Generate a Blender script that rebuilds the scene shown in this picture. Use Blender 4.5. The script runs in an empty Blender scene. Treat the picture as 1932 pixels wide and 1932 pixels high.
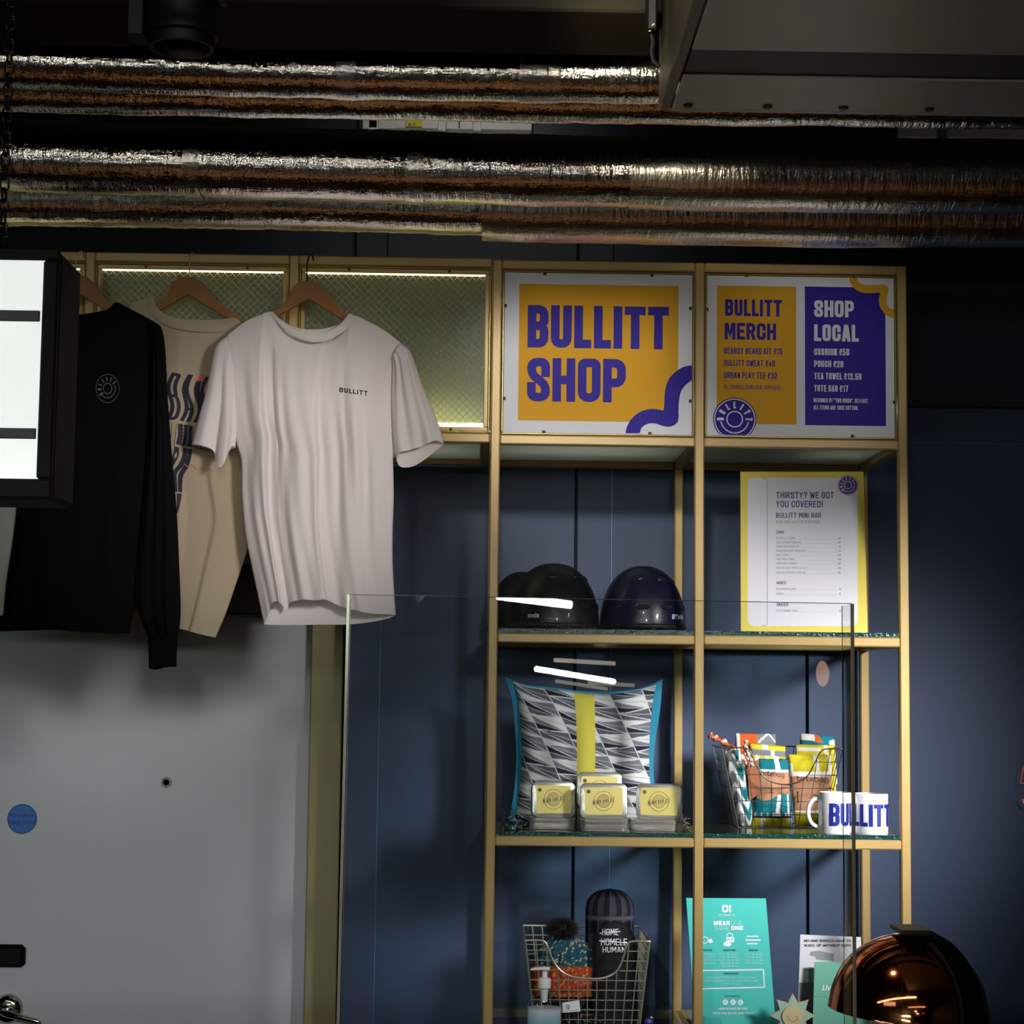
import bpy, bmesh, math, random
from mathutils import Vector, Matrix
random.seed(7)
PI = math.pi
S = bpy.context.scene
C = bpy.context.scene.collection

# ---------------------------------------------------------------- camera
FPX, CX, CY = 3556.7, 966.0, 966.0
YAW, PITCH, ROLL = 0.0171, 0.0931, 0.0120
CAM = Vector((-0.0214, -4.1132, 1.70))
FW = Vector((math.sin(YAW)*math.cos(PITCH), math.cos(YAW)*math.cos(PITCH), math.sin(PITCH)))
_r = Vector((math.cos(YAW), -math.sin(YAW), 0)); _u = _r.cross(FW)
RT = math.cos(ROLL)*_r + math.sin(ROLL)*_u
UP = -math.sin(ROLL)*_r + math.cos(ROLL)*_u
cd = bpy.data.cameras.new('camera'); cam = bpy.data.objects.new('camera', cd); C.objects.link(cam)
M3 = Matrix((RT, UP, -FW)).transposed()
cam.matrix_world = Matrix.Translation(CAM) @ M3.to_4x4()
cd.sensor_width = 36; cd.lens = FPX/1932*36; cd.clip_end = 60
S.camera = cam

# ---------------------------------------------------------------- world, exposure, lights
w = bpy.data.worlds.new('world'); S.world = w; w.use_nodes = True
w.node_tree.nodes['Background'].inputs[0].default_value = (.45, .55, .7, 1)
w.node_tree.nodes['Background'].inputs[1].default_value = 0.012
S.view_settings.view_transform = 'Standard'; S.view_settings.look = 'None'
S.view_settings.gamma = 1; S.view_settings.use_curve_mapping = False
S.view_settings.exposure = 0.0

def spot(loc, target, watts, ang, blend, col, r=.04):
    l = bpy.data.lights.new('track_or_added_spot', 'SPOT'); o = bpy.data.objects.new('track_or_added_spot', l); C.objects.link(o)
    l.energy = watts; l.spot_size = math.radians(ang); l.spot_blend = blend; l.color = col; l.shadow_soft_size = r
    o.location = loc; o.rotation_euler = (Vector(target)-Vector(loc)).to_track_quat('-Z', 'Y').to_euler()
    return o
def area(loc, target, watts, sx, sy, col):
    l = bpy.data.lights.new('ceiling_panel_light', 'AREA'); o = bpy.data.objects.new('ceiling_panel_light', l); C.objects.link(o)
    l.shape = 'RECTANGLE'; l.size = sx; l.size_y = sy; l.energy = watts; l.color = col
    o.location = loc; o.rotation_euler = (Vector(target)-Vector(loc)).to_track_quat('-Z', 'Y').to_euler()
    return o
# key spot on the right column, spots on signs and shirts, a small warm spot on the foil duct, soft room light, desk light
spot((2.15, -1.95, 2.40), (.71, .2, 1.50), 820, 24, 1.0, (1, .98, .97), .30)
spot((.55, -3.4, 2.35), (.26, .1, 1.80), 85, 17, 1.0, (.97, .98, 1), .10)
spot((.02, -2.9, 2.93), (.42, .0, 2.40), 180, 20.5, .45, (1, .97, .93), .10)
spot((-.35, -2.7, 2.35), (.12, .03, .98), 75, 19, 1.0, (1, .98, .95), .05)
spot((.95, -2.7, 2.42), (.70, 0, 2.41), 42, 13, .8, (1, .97, .94), .08)  # extra unseen spot added to brighten the price list sign
spot((-.25, -2.6, 2.90), (-.62, 0, 2.22), 40, 20, .8, (1, .97, .95), .25)
spot((.75, -2.1, 2.50), (-.52, 0, 2.15), 165, 22, .8, (1, .96, .94), .2)
spot((-.45, -5.5, 2.55), (-1.0, .6, 1.10), 290, 17, 1.0, (.98, .98, 1), .3)
spot((.02, -1.95, 2.60), (.24, -1.05, 2.735), 60, 16, .7, (1, .84, .58), .04)
spot((-.05, -.45, 3.15), (-.05, .30, 2.93), 5, 70, .8, (1, .97, .92), .03)  # unseen spot added to brighten the white cable trunking
area((-2.6, -5.2, 3.0), (-.6, 0, 1.2), 3, 1.6, .5, (.80, .93, 1.0))
area((.6, -7.2, 3.1), (0, 0, 1.8), 2, 2.6, .12, (1, .95, .9))
spot((-.2, -2.0, 3.2), (.2, -1.7, 1.1), 32, 70, .9, (1, .80, .55), .05)

# ---------------------------------------------------------------- helpers
def ray(px, py):
    return FW*FPX + RT*(px-CX) - UP*(py-CY)
def at(px, py, Y):                       # the point of the plane y = Y that is seen at this pixel
    d = ray(px, py); return CAM + d*((Y-CAM.y)/d.y)
def atz(px, py, Z):
    d = ray(px, py); return CAM + d*((Z-CAM.z)/d.z)
def lin(c):
    c /= 255.0
    return c/12.92 if c <= .04045 else ((c+.055)/1.055)**2.4
def rgb(r, g, b): return (lin(r), lin(g), lin(b), 1)

class MB:
    def __init__(s): s.v = []; s.f = []; s.m = []; s.c = None
    def face(s, pts, m=0):
        i = len(s.v); s.v += [Vector(p) for p in pts]; s.f.append(tuple(range(i, i+len(pts)))); s.m.append(m)
    def add(s, vs, fs, m=0):
        i = len(s.v); s.v += [Vector(p) for p in vs]
        for f in fs: s.f.append(tuple(i+k for k in f)); s.m.append(m)
    def box(s, x0, x1, y0, y1, z0, z1, b=0, m=0, T=None):
        if x0 > x1: x0, x1 = x1, x0
        if y0 > y1: y0, y1 = y1, y0
        if z0 > z1: z0, z1 = z1, z0
        T = T or (lambda p: p)
        if b <= 0:
            vs = [T(Vector((x, y, z))) for x in (x0, x1) for y in (y0, y1) for z in (z0, z1)]
            s.add(vs, [(0, 1, 3, 2), (4, 6, 7, 5), (0, 4, 5, 1), (2, 3, 7, 6), (0, 2, 6, 4), (1, 5, 7, 3)], m); return
        b = min(b, (x1-x0)*.49, (y1-y0)*.49, (z1-z0)*.49)
        X, Y, Z = (x0, x1), (y0, y1), (z0, z1); V = {}; vs = []
        for i in (0, 1):
            for j in (0, 1):
                for k in (0, 1):
                    sx, sy, sz = (1-2*i)*b, (1-2*j)*b, (1-2*k)*b
                    for a, p in enumerate(((X[i], Y[j]+sy, Z[k]+sz), (X[i]+sx, Y[j], Z[k]+sz), (X[i]+sx, Y[j]+sy, Z[k]))):
                        V[i, j, k, a] = len(vs); vs.append(T(Vector(p)))
        fs = []
        for i in (0, 1):
            fs.append((V[i, 0, 0, 0], V[i, 0, 1, 0], V[i, 1, 1, 0], V[i, 1, 0, 0])[::1 if i == 0 else -1])
            fs.append((V[0, i, 0, 1], V[1, i, 0, 1], V[1, i, 1, 1], V[0, i, 1, 1])[::1 if i == 0 else -1])
            fs.append((V[0, 0, i, 2], V[0, 1, i, 2], V[1, 1, i, 2], V[1, 0, i, 2])[::1 if i == 0 else -1])
        for i in (0, 1):
            for j in (0, 1):
                q = 1 if i == j else -1
                fs.append((V[i, j, 0, 1], V[i, j, 1, 1], V[i, j, 1, 0], V[i, j, 0, 0])[::q])
                fs.append((V[0, i, j, 1], V[0, i, j, 2], V[1, i, j, 2], V[1, i, j, 1])[::q])
                fs.append((V[i, 0, j, 2], V[i, 0, j, 0], V[i, 1, j, 0], V[i, 1, j, 2])[::q])
                for k in (0, 1):
                    t = (V[i, j, k, 0], V[i, j, k, 1], V[i, j, k, 2]); fs.append(t if (i+j+k) % 2 else t[::-1])
        s.add(vs, fs, m)
    def tube(s, path, r, n=8, closed=False, m=0, cap=True):
        path = [Vector(p) for p in path]; L = len(path); rings = []; ref = None
        rr = r if isinstance(r, (list, tuple)) else [r]*L
        for i, p in enumerate(path):
            a = path[(i-1) % L] if (closed or i > 0) else p; b = path[(i+1) % L] if (closed or i < L-1) else p
            t = (b-a).normalized() if (b-a).length > 0 else Vector((0, 0, 1))
            if ref is None:
                ref = Vector((0, 0, 1)) if abs(t.z) < .9 else Vector((1, 0, 0))
            x = ref-t*ref.dot(t)
            if x.length < 1e-6: x = Vector((1, 0, 0))-t*t.x
            x.normalize(); y = t.cross(x); ref = x
            rings.append([p+(x*math.cos(2*PI*k/n)+y*math.sin(2*PI*k/n))*rr[i] for k in range(n)])
        vs = [q for R in rings for q in R]; fs = []
        for i in range(L if closed else L-1):
            j = (i+1) % L
            for k in range(n):
                k2 = (k+1) % n; fs.append((i*n+k, i*n+k2, j*n+k2, j*n+k))
        if cap and not closed: fs += [tuple(range(n))[::-1], tuple((L-1)*n+k for k in range(n))]
        s.add(vs, fs, m)
    def lathe(s, prof, o=(0, 0, 0), n=32, m=0, T=None, sx=1, sy=1):
        o = Vector(o); vs = []; fs = []; T = T or (lambda p: p)
        for r, z in prof:
            for k in range(n):
                a = 2*PI*k/n; vs.append(T(o+Vector((r*sx*math.cos(a), r*sy*math.sin(a), z))))
        for i in range(len(prof)-1):
            for k in range(n):
                k2 = (k+1) % n; fs.append((i*n+k, i*n+k2, (i+1)*n+k2, (i+1)*n+k))
        s.add(vs, fs, m)
    def prism(s, pts, dv, m=0):                # polygon (3D points) extruded by vector dv
        pts = [Vector(p) for p in pts]; n = len(pts); dv = Vector(dv)
        s.add(pts+[p+dv for p in pts], [tuple(range(n))[::-1], tuple(range(n, 2*n))]+[(i, (i+1) % n, n+(i+1) % n, n+i) for i in range(n)], m)
    def grid(s, P, m=0, flip=False):           # P[i][j] points
        a, b = len(P), len(P[0]); vs = [q for R in P for q in R]; fs = []
        for i in range(a-1):
            for j in range(b-1):
                f = (i*b+j, i*b+j+1, (i+1)*b+j+1, (i+1)*b+j); fs.append(f[::-1] if flip else f)
        s.add(vs, fs, m)

ZMIN = [None]
def kid(t, nm):
    for c in t.children:
        if c.name.startswith(nm): return c
    return t
def wloc(o):
    p = Vector((0, 0, 0))
    while o is not None: p += o.location; o = o.parent
    return p
def obj(name, mb, mats, parent=None, smooth=False, kind=None, label=None, fixn=True, subd=0, solid=0):
    me = bpy.data.meshes.new(name)
    if ZMIN[0] is not None:
        for v in mb.v: v.z = max(v.z, ZMIN[0])
    if parent is None:
        lo = Vector([min(v[k] for v in mb.v) for k in range(3)]); hi = Vector([max(v[k] for v in mb.v) for k in range(3)])
        base = Vector(((lo.x+hi.x)/2, (lo.y+hi.y)/2, lo.z))
    else: base = wloc(parent)
    me.from_pydata([tuple(v-base) for v in mb.v], [], mb.f)
    if not isinstance(mats, (list, tuple)): mats = [mats]
    for m in mats: me.materials.append(m)
    if len(mats) > 1: me.polygons.foreach_set('material_index', mb.m)
    if mb.c is not None:
        ca = me.color_attributes.new('print', 'FLOAT_COLOR', 'POINT')
        ca.data.foreach_set('color', [x for c in mb.c for x in (c[0], c[1], c[2], 1)])
    bm = bmesh.new(); bm.from_mesh(me)
    if smooth: bmesh.ops.remove_doubles(bm, verts=bm.verts, dist=1e-5)
    if fixn: bmesh.ops.recalc_face_normals(bm, faces=bm.faces)
    bm.to_mesh(me); bm.free()
    if smooth: me.polygons.foreach_set('use_smooth', [True]*len(me.polygons))
    o = bpy.data.objects.new(name, me); C.objects.link(o)
    if parent is None: o.location = base
    else: o.parent = parent
    if smooth and smooth != 2:
        try: me.set_sharp_from_angle(angle=math.radians(40))
        except Exception: pass
    if solid:
        md = o.modifiers.new('solid', 'SOLIDIFY'); md.thickness = solid; md.offset = 0
    if kind: o['kind'] = kind
    if label: o['label'] = label
    return o
from mathutils.bvhtree import BVHTree
def onto(o, off=.0006):
    """frame that lays flat print on the camera side of an object: pixel (x, -y) -> point on its surface"""
    me = o.data; b = wloc(o); T = BVHTree.FromPolygons([tuple(v.co+b) for v in me.vertices], [tuple(p.vertices) for p in me.polygons]); last = [None]
    def f(x, v, n=0):
        d = ray(x, -v).normalized(); h = T.ray_cast(CAM, d)
        if h[0] is None:
            p = T.find_nearest(CAM+d*((last[0]-CAM).length if last[0] else 4.0))[0]
        else: p = h[0]
        last[0] = p; return p-d*(off+n)
    return f
def thing(name, label, cat, loc, group=None):
    o = bpy.data.objects.new(name, None); C.objects.link(o); o.location = Vector(loc); o.empty_display_size = .05
    o['label'] = label; o['category'] = cat
    if group: o['group'] = group
    return o
def tag(o, label, cat, group=None):
    o['label'] = label; o['category'] = cat
    if group: o['group'] = group
    return o
def struct(name, mb, m, smooth=False):
    o = obj(name, mb, m, smooth=smooth); o['kind'] = 'structure'; return o

# ---------------------------------------------------------------- materials
def mat(name, col, rough=.5, metal=0, bump=0, bscale=200, var=0, vscale=20, spec=.5, emit=None, es=0, sheen=0, vcol=False, coat=0, alpha=1):
    m = bpy.data.materials.new(name); m.use_nodes = True; nt = m.node_tree; b = nt.nodes['Principled BSDF']
    b.inputs['Base Color'].default_value = col; b.inputs['Roughness'].default_value = rough; b.inputs['Metallic'].default_value = metal
    b.inputs['Specular IOR Level'].default_value = spec
    if sheen: b.inputs['Sheen Weight'].default_value = sheen
    if coat: b.inputs['Coat Weight'].default_value = coat
    if emit is not None: b.inputs['Emission Color'].default_value = emit; b.inputs['Emission Strength'].default_value = es
    tc = nt.nodes.new('ShaderNodeTexCoord')
    if vcol:
        a = nt.nodes.new('ShaderNodeVertexColor'); a.layer_name = 'print'; nt.links.new(a.outputs[0], b.inputs['Base Color'])
    if var:
        n = nt.nodes.new('ShaderNodeTexNoise'); n.inputs['Scale'].default_value = vscale; n.inputs['Detail'].default_value = 4
        mx = nt.nodes.new('ShaderNodeMix'); mx.data_type = 'RGBA'; mx.blend_type = 'MIX'
        mx.inputs[6].default_value = tuple(x*(1-var) for x in col[:3])+(1,); mx.inputs[7].default_value = tuple(min(1, x*(1+var)) for x in col[:3])+(1,)
        nt.links.new(tc.outputs['Object'], n.inputs['Vector']); nt.links.new(n.outputs[0], mx.inputs[0]); nt.links.new(mx.outputs[2], b.inputs['Base Color'])
    if bump:
        n = nt.nodes.new('ShaderNodeTexNoise'); n.inputs['Scale'].default_value = bscale; n.inputs['Detail'].default_value = 3
        bp = nt.nodes.new('ShaderNodeBump'); bp.inputs['Strength'].default_value = bump; bp.inputs['Distance'].default_value = .002
        nt.links.new(tc.outputs['Object'], n.inputs['Vector']); nt.links.new(n.outputs[0], bp.inputs['Height']); nt.links.new(bp.outputs[0], b.inputs['Normal'])
    return m
GOLD = mat('gold_lacquer', rgb(188, 158, 100), .38, .15, bump=.12, bscale=500, var=.10, vscale=12)
GOLDB = mat('gold_bead', rgb(172, 146, 84), .3, .55)
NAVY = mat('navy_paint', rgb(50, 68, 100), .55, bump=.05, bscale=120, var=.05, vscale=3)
NAVYD = mat('navy_dark_and_shaded', rgb(22, 32, 40), .6, var=.1, vscale=2)  # also carries the shade on the upper back wall as paint
GROOVE = mat('groove_black', rgb(10, 13, 20), .8)
GLINTM = mat('joint_glint', rgb(105, 150, 190), .3)  # pale blue stands in for light glinting off the panel joints
BLACK = mat('matt_black', rgb(16, 16, 18), .55)
BLACKG = mat('satin_black', rgb(6, 6, 7), .55, spec=.15)
WHITE = mat('white', rgb(232, 232, 236), .5)
PRINTW = mat('print_white', rgb(232, 232, 240), .6, spec=.15)
PRINTY = mat('print_yellow', rgb(228, 168, 40), .6, spec=.15)
PRINTV = mat('print_violet', rgb(38, 12, 150), .55, spec=.25)
STEEL = mat('steel', rgb(170, 172, 170), .28, 1)
CHROME = mat('chrome', rgb(190, 186, 176), .12, 1)
DARKST = mat('dark_steel', rgb(90, 92, 94), .35, .8)
DOORG = mat('door_grey', rgb(196, 200, 205), .55, var=.03, vscale=2)
BRASSD = mat('aged_brass', rgb(150, 140, 98), .5, .15, bump=.1, bscale=300)
SLATE = mat('pale_board', rgb(172, 176, 168), .45)
CABLEW = mat('white_plastic', rgb(215, 212, 205), .4)
def glassm(name, tint, ior=1.5, rough=0.0, bump=0, bscale=60, boost=1.0):
    m = bpy.data.materials.new(name); m.use_nodes = True; nt = m.node_tree; nt.nodes.clear()
    N = nt.nodes.new; L = nt.links.new
    out = N('ShaderNodeOutputMaterial'); mx = N('ShaderNodeMixShader'); tr = N('ShaderNodeBsdfTransparent'); gl = N('ShaderNodeBsdfGlossy')
    fr = N('ShaderNodeFresnel'); ge = N('ShaderNodeNewGeometry'); inv = N('ShaderNodeMath'); mu = N('ShaderNodeMath'); m2 = N('ShaderNodeMath')
    inv.operation = 'SUBTRACT'; inv.inputs[0].default_value = 1; mu.operation = 'MULTIPLY'; m2.operation = 'MULTIPLY'; m2.inputs[1].default_value = boost
    m2.use_clamp = True
    tr.inputs[0].default_value = tint; gl.inputs[0].default_value = (1, 1, 1, 1); gl.inputs['Roughness'].default_value = rough; fr.inputs[0].default_value = ior
    L(ge.outputs['Backfacing'], inv.inputs[1]); L(fr.outputs[0], mu.inputs[0]); L(inv.outputs[0], mu.inputs[1]); L(mu.outputs[0], m2.inputs[0]); L(m2.outputs[0], mx.inputs[0])
    L(tr.outputs[0], mx.inputs[1]); L(gl.outputs[0], mx.inputs[2]); L(mx.outputs[0], out.inputs[0])
    if bump:
        tc = N('ShaderNodeTexCoord'); n = N('ShaderNodeTexNoise'); n.inputs['Scale'].default_value = bscale; bp = N('ShaderNodeBump')
        bp.inputs['Strength'].default_value = bump; bp.inputs['Distance'].default_value = .003
        L(tc.outputs['Object'], n.inputs['Vector']); L(n.outputs[0], bp.inputs['Height']); L(bp.outputs[0], gl.inputs['Normal'])
    return m
PLEXI = glassm('clear_acrylic', (.97, .98, .98, 1), 1.49)
SHELFGL = glassm('shelf_glass', (.80, .90, .88, 1), 1.5)
CLEAR = glassm('clear_glass', (.93, .95, .95, 1), 1.5, .02, .6, 90, 1.5)

# ---- a condensed stroke alphabet on a 3 x 6 grid; a third number rounds that corner
G = {
'A': [[(0,0),(1.15,6),(1.85,6),(3,0)], [(.5,1.5),(2.5,1.5)]],
'B': [[(0,3.1),(0,6),(3,6,1),(3,3.1,1),(0,3.1)], [(0,3.1),(3,3.1,1),(3,0,1),(0,0),(0,3.1)]],
'C': [[(3,4.1),(3,6,1),(0,6,1),(0,0,1),(3,0,1),(3,1.9)]],
'D': [[(0,0),(0,6),(3,6,1),(3,0,1),(0,0),(0,.5)]],
'E': [[(2.6,6),(0,6),(0,0),(2.6,0)], [(0,3),(2.2,3)]],
'F': [[(2.6,6),(0,6),(0,0)], [(0,3),(2.2,3)]],
'G': [[(3,4.2),(3,6,1),(0,6,1),(0,0,1),(3,0,1),(3,2.8),(1.7,2.8)]],
'H': [[(0,0),(0,6)], [(3,0),(3,6)], [(0,3),(3,3)]],
'I': [[(0,0),(0,6)]],
'J': [[(0,1.6),(0,0,1),(2.4,0,1),(2.4,6)]],
'K': [[(0,0),(0,6)], [(2.9,6),(.5,3),(3,0)]],
'L': [[(0,6),(0,0),(2.1,0)]],
'M': [[(0,0),(0,6),(.6,6),(2,1.6),(3.4,6),(4,6),(4,0)]],
'N': [[(0,0),(0,6),(.4,6),(2.6,0),(3,0),(3,6)]],
'O': [[(1.5,6),(3,6,1),(3,0,1),(0,0,1),(0,6,1),(1.6,6)]],
'P': [[(0,0),(0,6),(3,6,1),(3,2.6,1),(0,2.6)]],
'Q': [[(1.5,6),(3,6,1),(3,0,1),(0,0,1),(0,6,1),(1.6,6)], [(1.8,1.2),(3.2,-.6)]],
'R': [[(0,0),(0,6),(3,6,1),(3,2.9,1),(0,2.9)], [(1.9,2.9),(3,0)]],
'S': [[(3,4.2),(3,6,1),(0,6,1),(0,3.9,1),(3,2.1,1),(3,0,1),(0,0,1),(0,1.8)]],
'T': [[(0,6),(3,6)], [(1.5,6),(1.5,0)]],
'U': [[(0,6),(0,0,1),(3,0,1),(3,6)]],
'V': [[(0,6),(1.3,0),(1.7,0),(3,6)]],
'W': [[(0,6),(.9,0),(1.2,0),(2.1,5),(2.4,5),(3.3,0),(3.6,0),(4.5,6)]],
'X': [[(0,6),(3,0)], [(3,6),(0,0)]],
'Y': [[(0,6),(1.5,3),(3,6)], [(1.5,3),(1.5,0)]],
'Z': [[(0,6),(3,6),(0,0),(3,0)]],
'0': [[(1.5,6),(3,6,1),(3,0,1),(0,0,1),(0,6,1),(1.6,6)]],
'1': [[(.2,5),(1.4,6),(1.4,0)]],
'2': [[(0,4.4),(0,6,1),(3,6,1),(3,3.6,.6),(0,.5),(0,0),(3,0)]],
'3': [[(0,4.6),(0,6,1),(3,6,1),(3,3.1,1),(1.2,3.1)], [(1.2,3.1),(3,3.1,1),(3,0,1),(0,0,1),(0,1.4)]],
'4': [[(2.2,0),(2.2,6),(0,1.6),(3,1.6)]],
'5': [[(2.8,6),(0,6),(0,3.5),(3,3.5,1),(3,0,1),(0,0,1),(0,1.4)]],
'6': [[(3,4.8),(3,6,1),(0,6,1),(0,0,1),(3,0,1),(3,3.4,1),(0,3.4)]],
'7': [[(0,6),(3,6),(1.2,0)]],
'8': [[(1.5,6),(3,6,1),(3,0,1),(0,0,1),(0,6,1),(1.6,6)], [(0,3.1),(3,3.1)]],
'9': [[(0,1.2),(0,0,1),(3,0,1),(3,6,1),(0,6,1),(0,2.6,1),(3,2.6)]],
'£': [[(3,4.8),(3,6,1),(.8,6,1),(.8,0),(0,0),(3,0)], [(0,3),(2.3,3)]],
'.': [[(0,0),(0,.3)]], ',': [[(.2,.3),(0,-.8)]], '!': [[(0,6),(0,2)], [(0,0),(0,.3)]], '-': [[(0,3),(1.6,3)]], '/': [[(0,0),(2,6)]],
'?': [[(0,4.4),(0,6,1),(3,6,1),(3,3.6,1),(1.5,3),(1.5,1.8)], [(1.5,0),(1.5,.3)]],
'"': [[(0,6),(0,4.6)], [(1,6),(1,4.6)]], '%': [[(0,6),(0,4.4)], [(3,0),(3,1.6)], [(0,0),(3,6)]], '&': [[(3,0),(.4,4.4),(.8,6),(2,6),(2.2,4.4),(0,2),(0,0),(1.8,0),(3,2)]],
'@': [[(2.4,2),(1,2),(1,4),(2.4,4),(2.4,1.8),(3,1.8),(3,6),(0,6),(0,0),(3,0)]],
'a': [[(3,4),(3,0)], [(3,3,0),(3,4,.8),(0,4,1),(0,0,1),(3,0,1),(3,1)]], 'b': [[(0,6.5),(0,0)], [(0,1),(0,0,1),(3,0,1),(3,4,1),(0,4,1),(0,3)]],
'e': [[(0,2.1),(3,2.1),(3,4,1),(0,4,1),(0,0,1),(2.8,0)]], 'g': [[(3,4),(3,-2,1),(0,-2)], [(3,3),(3,4,.8),(0,4,1),(0,.2,1),(3,.2,1),(3,1)]],
'i': [[(0,0),(0,4)], [(0,5.4),(0,5.8)]], 'l': [[(0,0),(0,6.4)]], 'n': [[(0,0),(0,4)], [(0,3),(0,4,.5),(3,4,1),(3,0)]],
'o': [[(1.5,4),(3,4,1),(3,0,1),(0,0,1),(0,4,1),(1.6,4)]], 't': [[(1,6),(1,0),(2.6,0)], [(0,4.2),(2.6,4.2)]], 'x': [[(0,0),(3,4)], [(0,4),(3,0)]],
'v': [[(0,4),(1.5,0),(3,4)]], 'u': [[(0,4),(0,0,1),(3,0,1),(3,4)]], 's': [[(2.8,4),(0,4,.6),(0,2.2,.5),(3,1.8,.5),(3,0,.6),(0,0)]],
'r': [[(0,0),(0,4)], [(0,2.8),(0,4,.5),(2,4)]], 'm': [[(0,0),(0,4)], [(0,4),(2,4,.6),(2,0)], [(2,4),(4,4,.6),(4,0)]],
'd': [[(3,6.5),(3,0)], [(3,1),(3,0,1),(0,0,1),(0,4,1),(3,4,1),(3,3)]], 'y': [[(0,4),(1.5,0)], [(3,4),(.8,-2)]], 'p': [[(0,4),(0,-2)], [(0,3),(0,4,1),(3,4,1),(3,0,1),(0,0)]],
'h': [[(0,0),(0,6.5)], [(0,3),(0,4,.5),(3,4,1),(3,0)]], 'k': [[(0,0),(0,6.5)], [(2.6,4),(.3,2),(2.8,0)]], 'w': [[(0,4),(1,0),(2,4),(3,0),(4,4)]], 'c': [[(2.8,4),(0,4,1),(0,0,1),(2.8,0)]], 'f': [[(2.4,6.3),(1,6.3,.6),(1,0)], [(0,4),(2.2,4)]],
}
def gwidth(ch):
    if ch == ' ': return 1.6
    g = G.get(ch) or G['O']; return max(p[0] for s in g for p in s)
def rounded(pts, r, n=4):
    out = []
    for i, p in enumerate(pts):
        if len(p) > 2 and p[2] > 0 and 0 < i < len(pts)-1:
            P = Vector(p[:2]); A = Vector(pts[i-1][:2])-P; B = Vector(pts[i+1][:2])-P
            d = min(r*p[2], A.length*.5, B.length*.5); a = P+A.normalized()*d; b = P+B.normalized()*d
            for k in range(n+1):
                t = k/n; out.append(a*(1-t)**2+P*2*t*(1-t)+b*t*t)
        else: out.append(Vector(p[:2]))
    return out
def stroke(mb, pts, t, fr, m=0, n=0, ext=True):
    """thick polyline laid on a surface: fr(u, v, n) -> world point"""
    pts = [Vector(p[:2]) for p in pts]; q = [pts[0]]
    for p in pts[1:]:
        if (p-q[-1]).length > 1e-7: q.append(p)
    pts = q
    if len(pts) < 2: return
    dirs = [(pts[i+1]-pts[i]).normalized() for i in range(len(pts)-1)]
    Lft, Rgt = [], []; n0 = n
    for i, p in enumerate(pts):
        n = n0+.000012*i
        if i == 0: d = dirs[0]; nn = Vector((-d.y, d.x))*t/2; q = p-d*(t/2 if ext else 0)
        elif i == len(pts)-1: d = dirs[-1]; nn = Vector((-d.y, d.x))*t/2; q = p+d*(t/2 if ext else 0)
        else:
            a, b = dirs[i-1], dirs[i]; na = Vector((-a.y, a.x)); nb = Vector((-b.y, b.x)); s = na+nb
            if s.length < .2: s = na
            s.normalize(); c = max(.45, s.dot(na)); nn = s*(t/2/c); q = p
        Lft.append(fr(q.x+nn.x, q.y+nn.y, n)); Rgt.append(fr(q.x-nn.x, q.y-nn.y, n))
    for i in range(len(pts)-1): mb.face([Lft[i], Rgt[i], Rgt[i+1], Lft[i+1]], m)
def text(mb, s, fr, u0, v0, H, W=None, t=None, gap=None, cw=.42, m=0, n=0, align='l', sub=0):
    """s set with baseline at (u0, v0), cap height H, total width W (or glyph width cw*H), stroke t"""
    t = t or H*.16; gap = gap if gap is not None else H*.10
    sx = (cw*H-t)/3
    def adv(ch): return (gwidth(ch)*sx + (t if ch != ' ' else 0)) + gap
    if W:
        fix = sum((t if ch != ' ' else 0)+gap for ch in s)-gap; var = sum(gwidth(ch) for ch in s)
        sx = max((W-fix)/var, 1e-5)
    tot = sum(adv(ch) for ch in s)-gap
    u = u0 - (tot if align == 'r' else tot/2 if align == 'c' else 0); sy = (H-t)/6
    for ch in s:
        if ch != ' ':
            for si, st in enumerate(G.get(ch, G['O'])):
                pts = [(u+t/2+p[0]*sx, v0+t/2+p[1]*sy)+tuple(p[2:]) for p in st]
                pts = rounded(pts, min(sx*1.6, sy*1.8))
                if sub:
                    q = []
                    for a, b in zip(pts[:-1], pts[1:]):
                        k = max(1, int((b-a).length/sub)); q += [a+(b-a)*(i/k) for i in range(k)]
                    pts = q+[pts[-1]]
                stroke(mb, pts, t, fr, m, n+.00025*si)
        u += adv(ch)
    return tot
def plane(o, U, V, N):
    o, U, V, N = Vector(o), Vector(U), Vector(V), Vector(N)
    return lambda u, v, n=0: o+U*u+V*v+N*n
def quadframe(bl, br, tl, tr, nrm=None):
    """bilinear frame: u, v in 0..1 over the four corners, n metres off the face"""
    bl, br, tl, tr = [Vector(p) for p in (bl, br, tl, tr)]
    N = (br-bl).cross(tl-bl).normalized(); N = nrm or N
    return lambda u, v, n=0: bl*(1-u)*(1-v)+br*u*(1-v)+tl*(1-u)*v+tr*u*v+N*n
def disc(mb, c, r, fr, m=0, n=0, k=32, r2=None):
    P = [(c[0]+r*math.cos(2*PI*i/k), c[1]+(r2 or r)*math.sin(2*PI*i/k)) for i in range(k)]
    mb.face([fr(a, b, n) for a, b in P], m)
def ring(mb, c, r, t, fr, m=0, n=0, k=36, a0=0, a1=2*PI, asp=1):
    pts = [(c[0]+r*math.cos(a0+(a1-a0)*i/k), c[1]+asp*r*math.sin(a0+(a1-a0)*i/k)) for i in range(k+1)]
    stroke(mb, pts, t, fr, m, n, ext=False)
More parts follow.
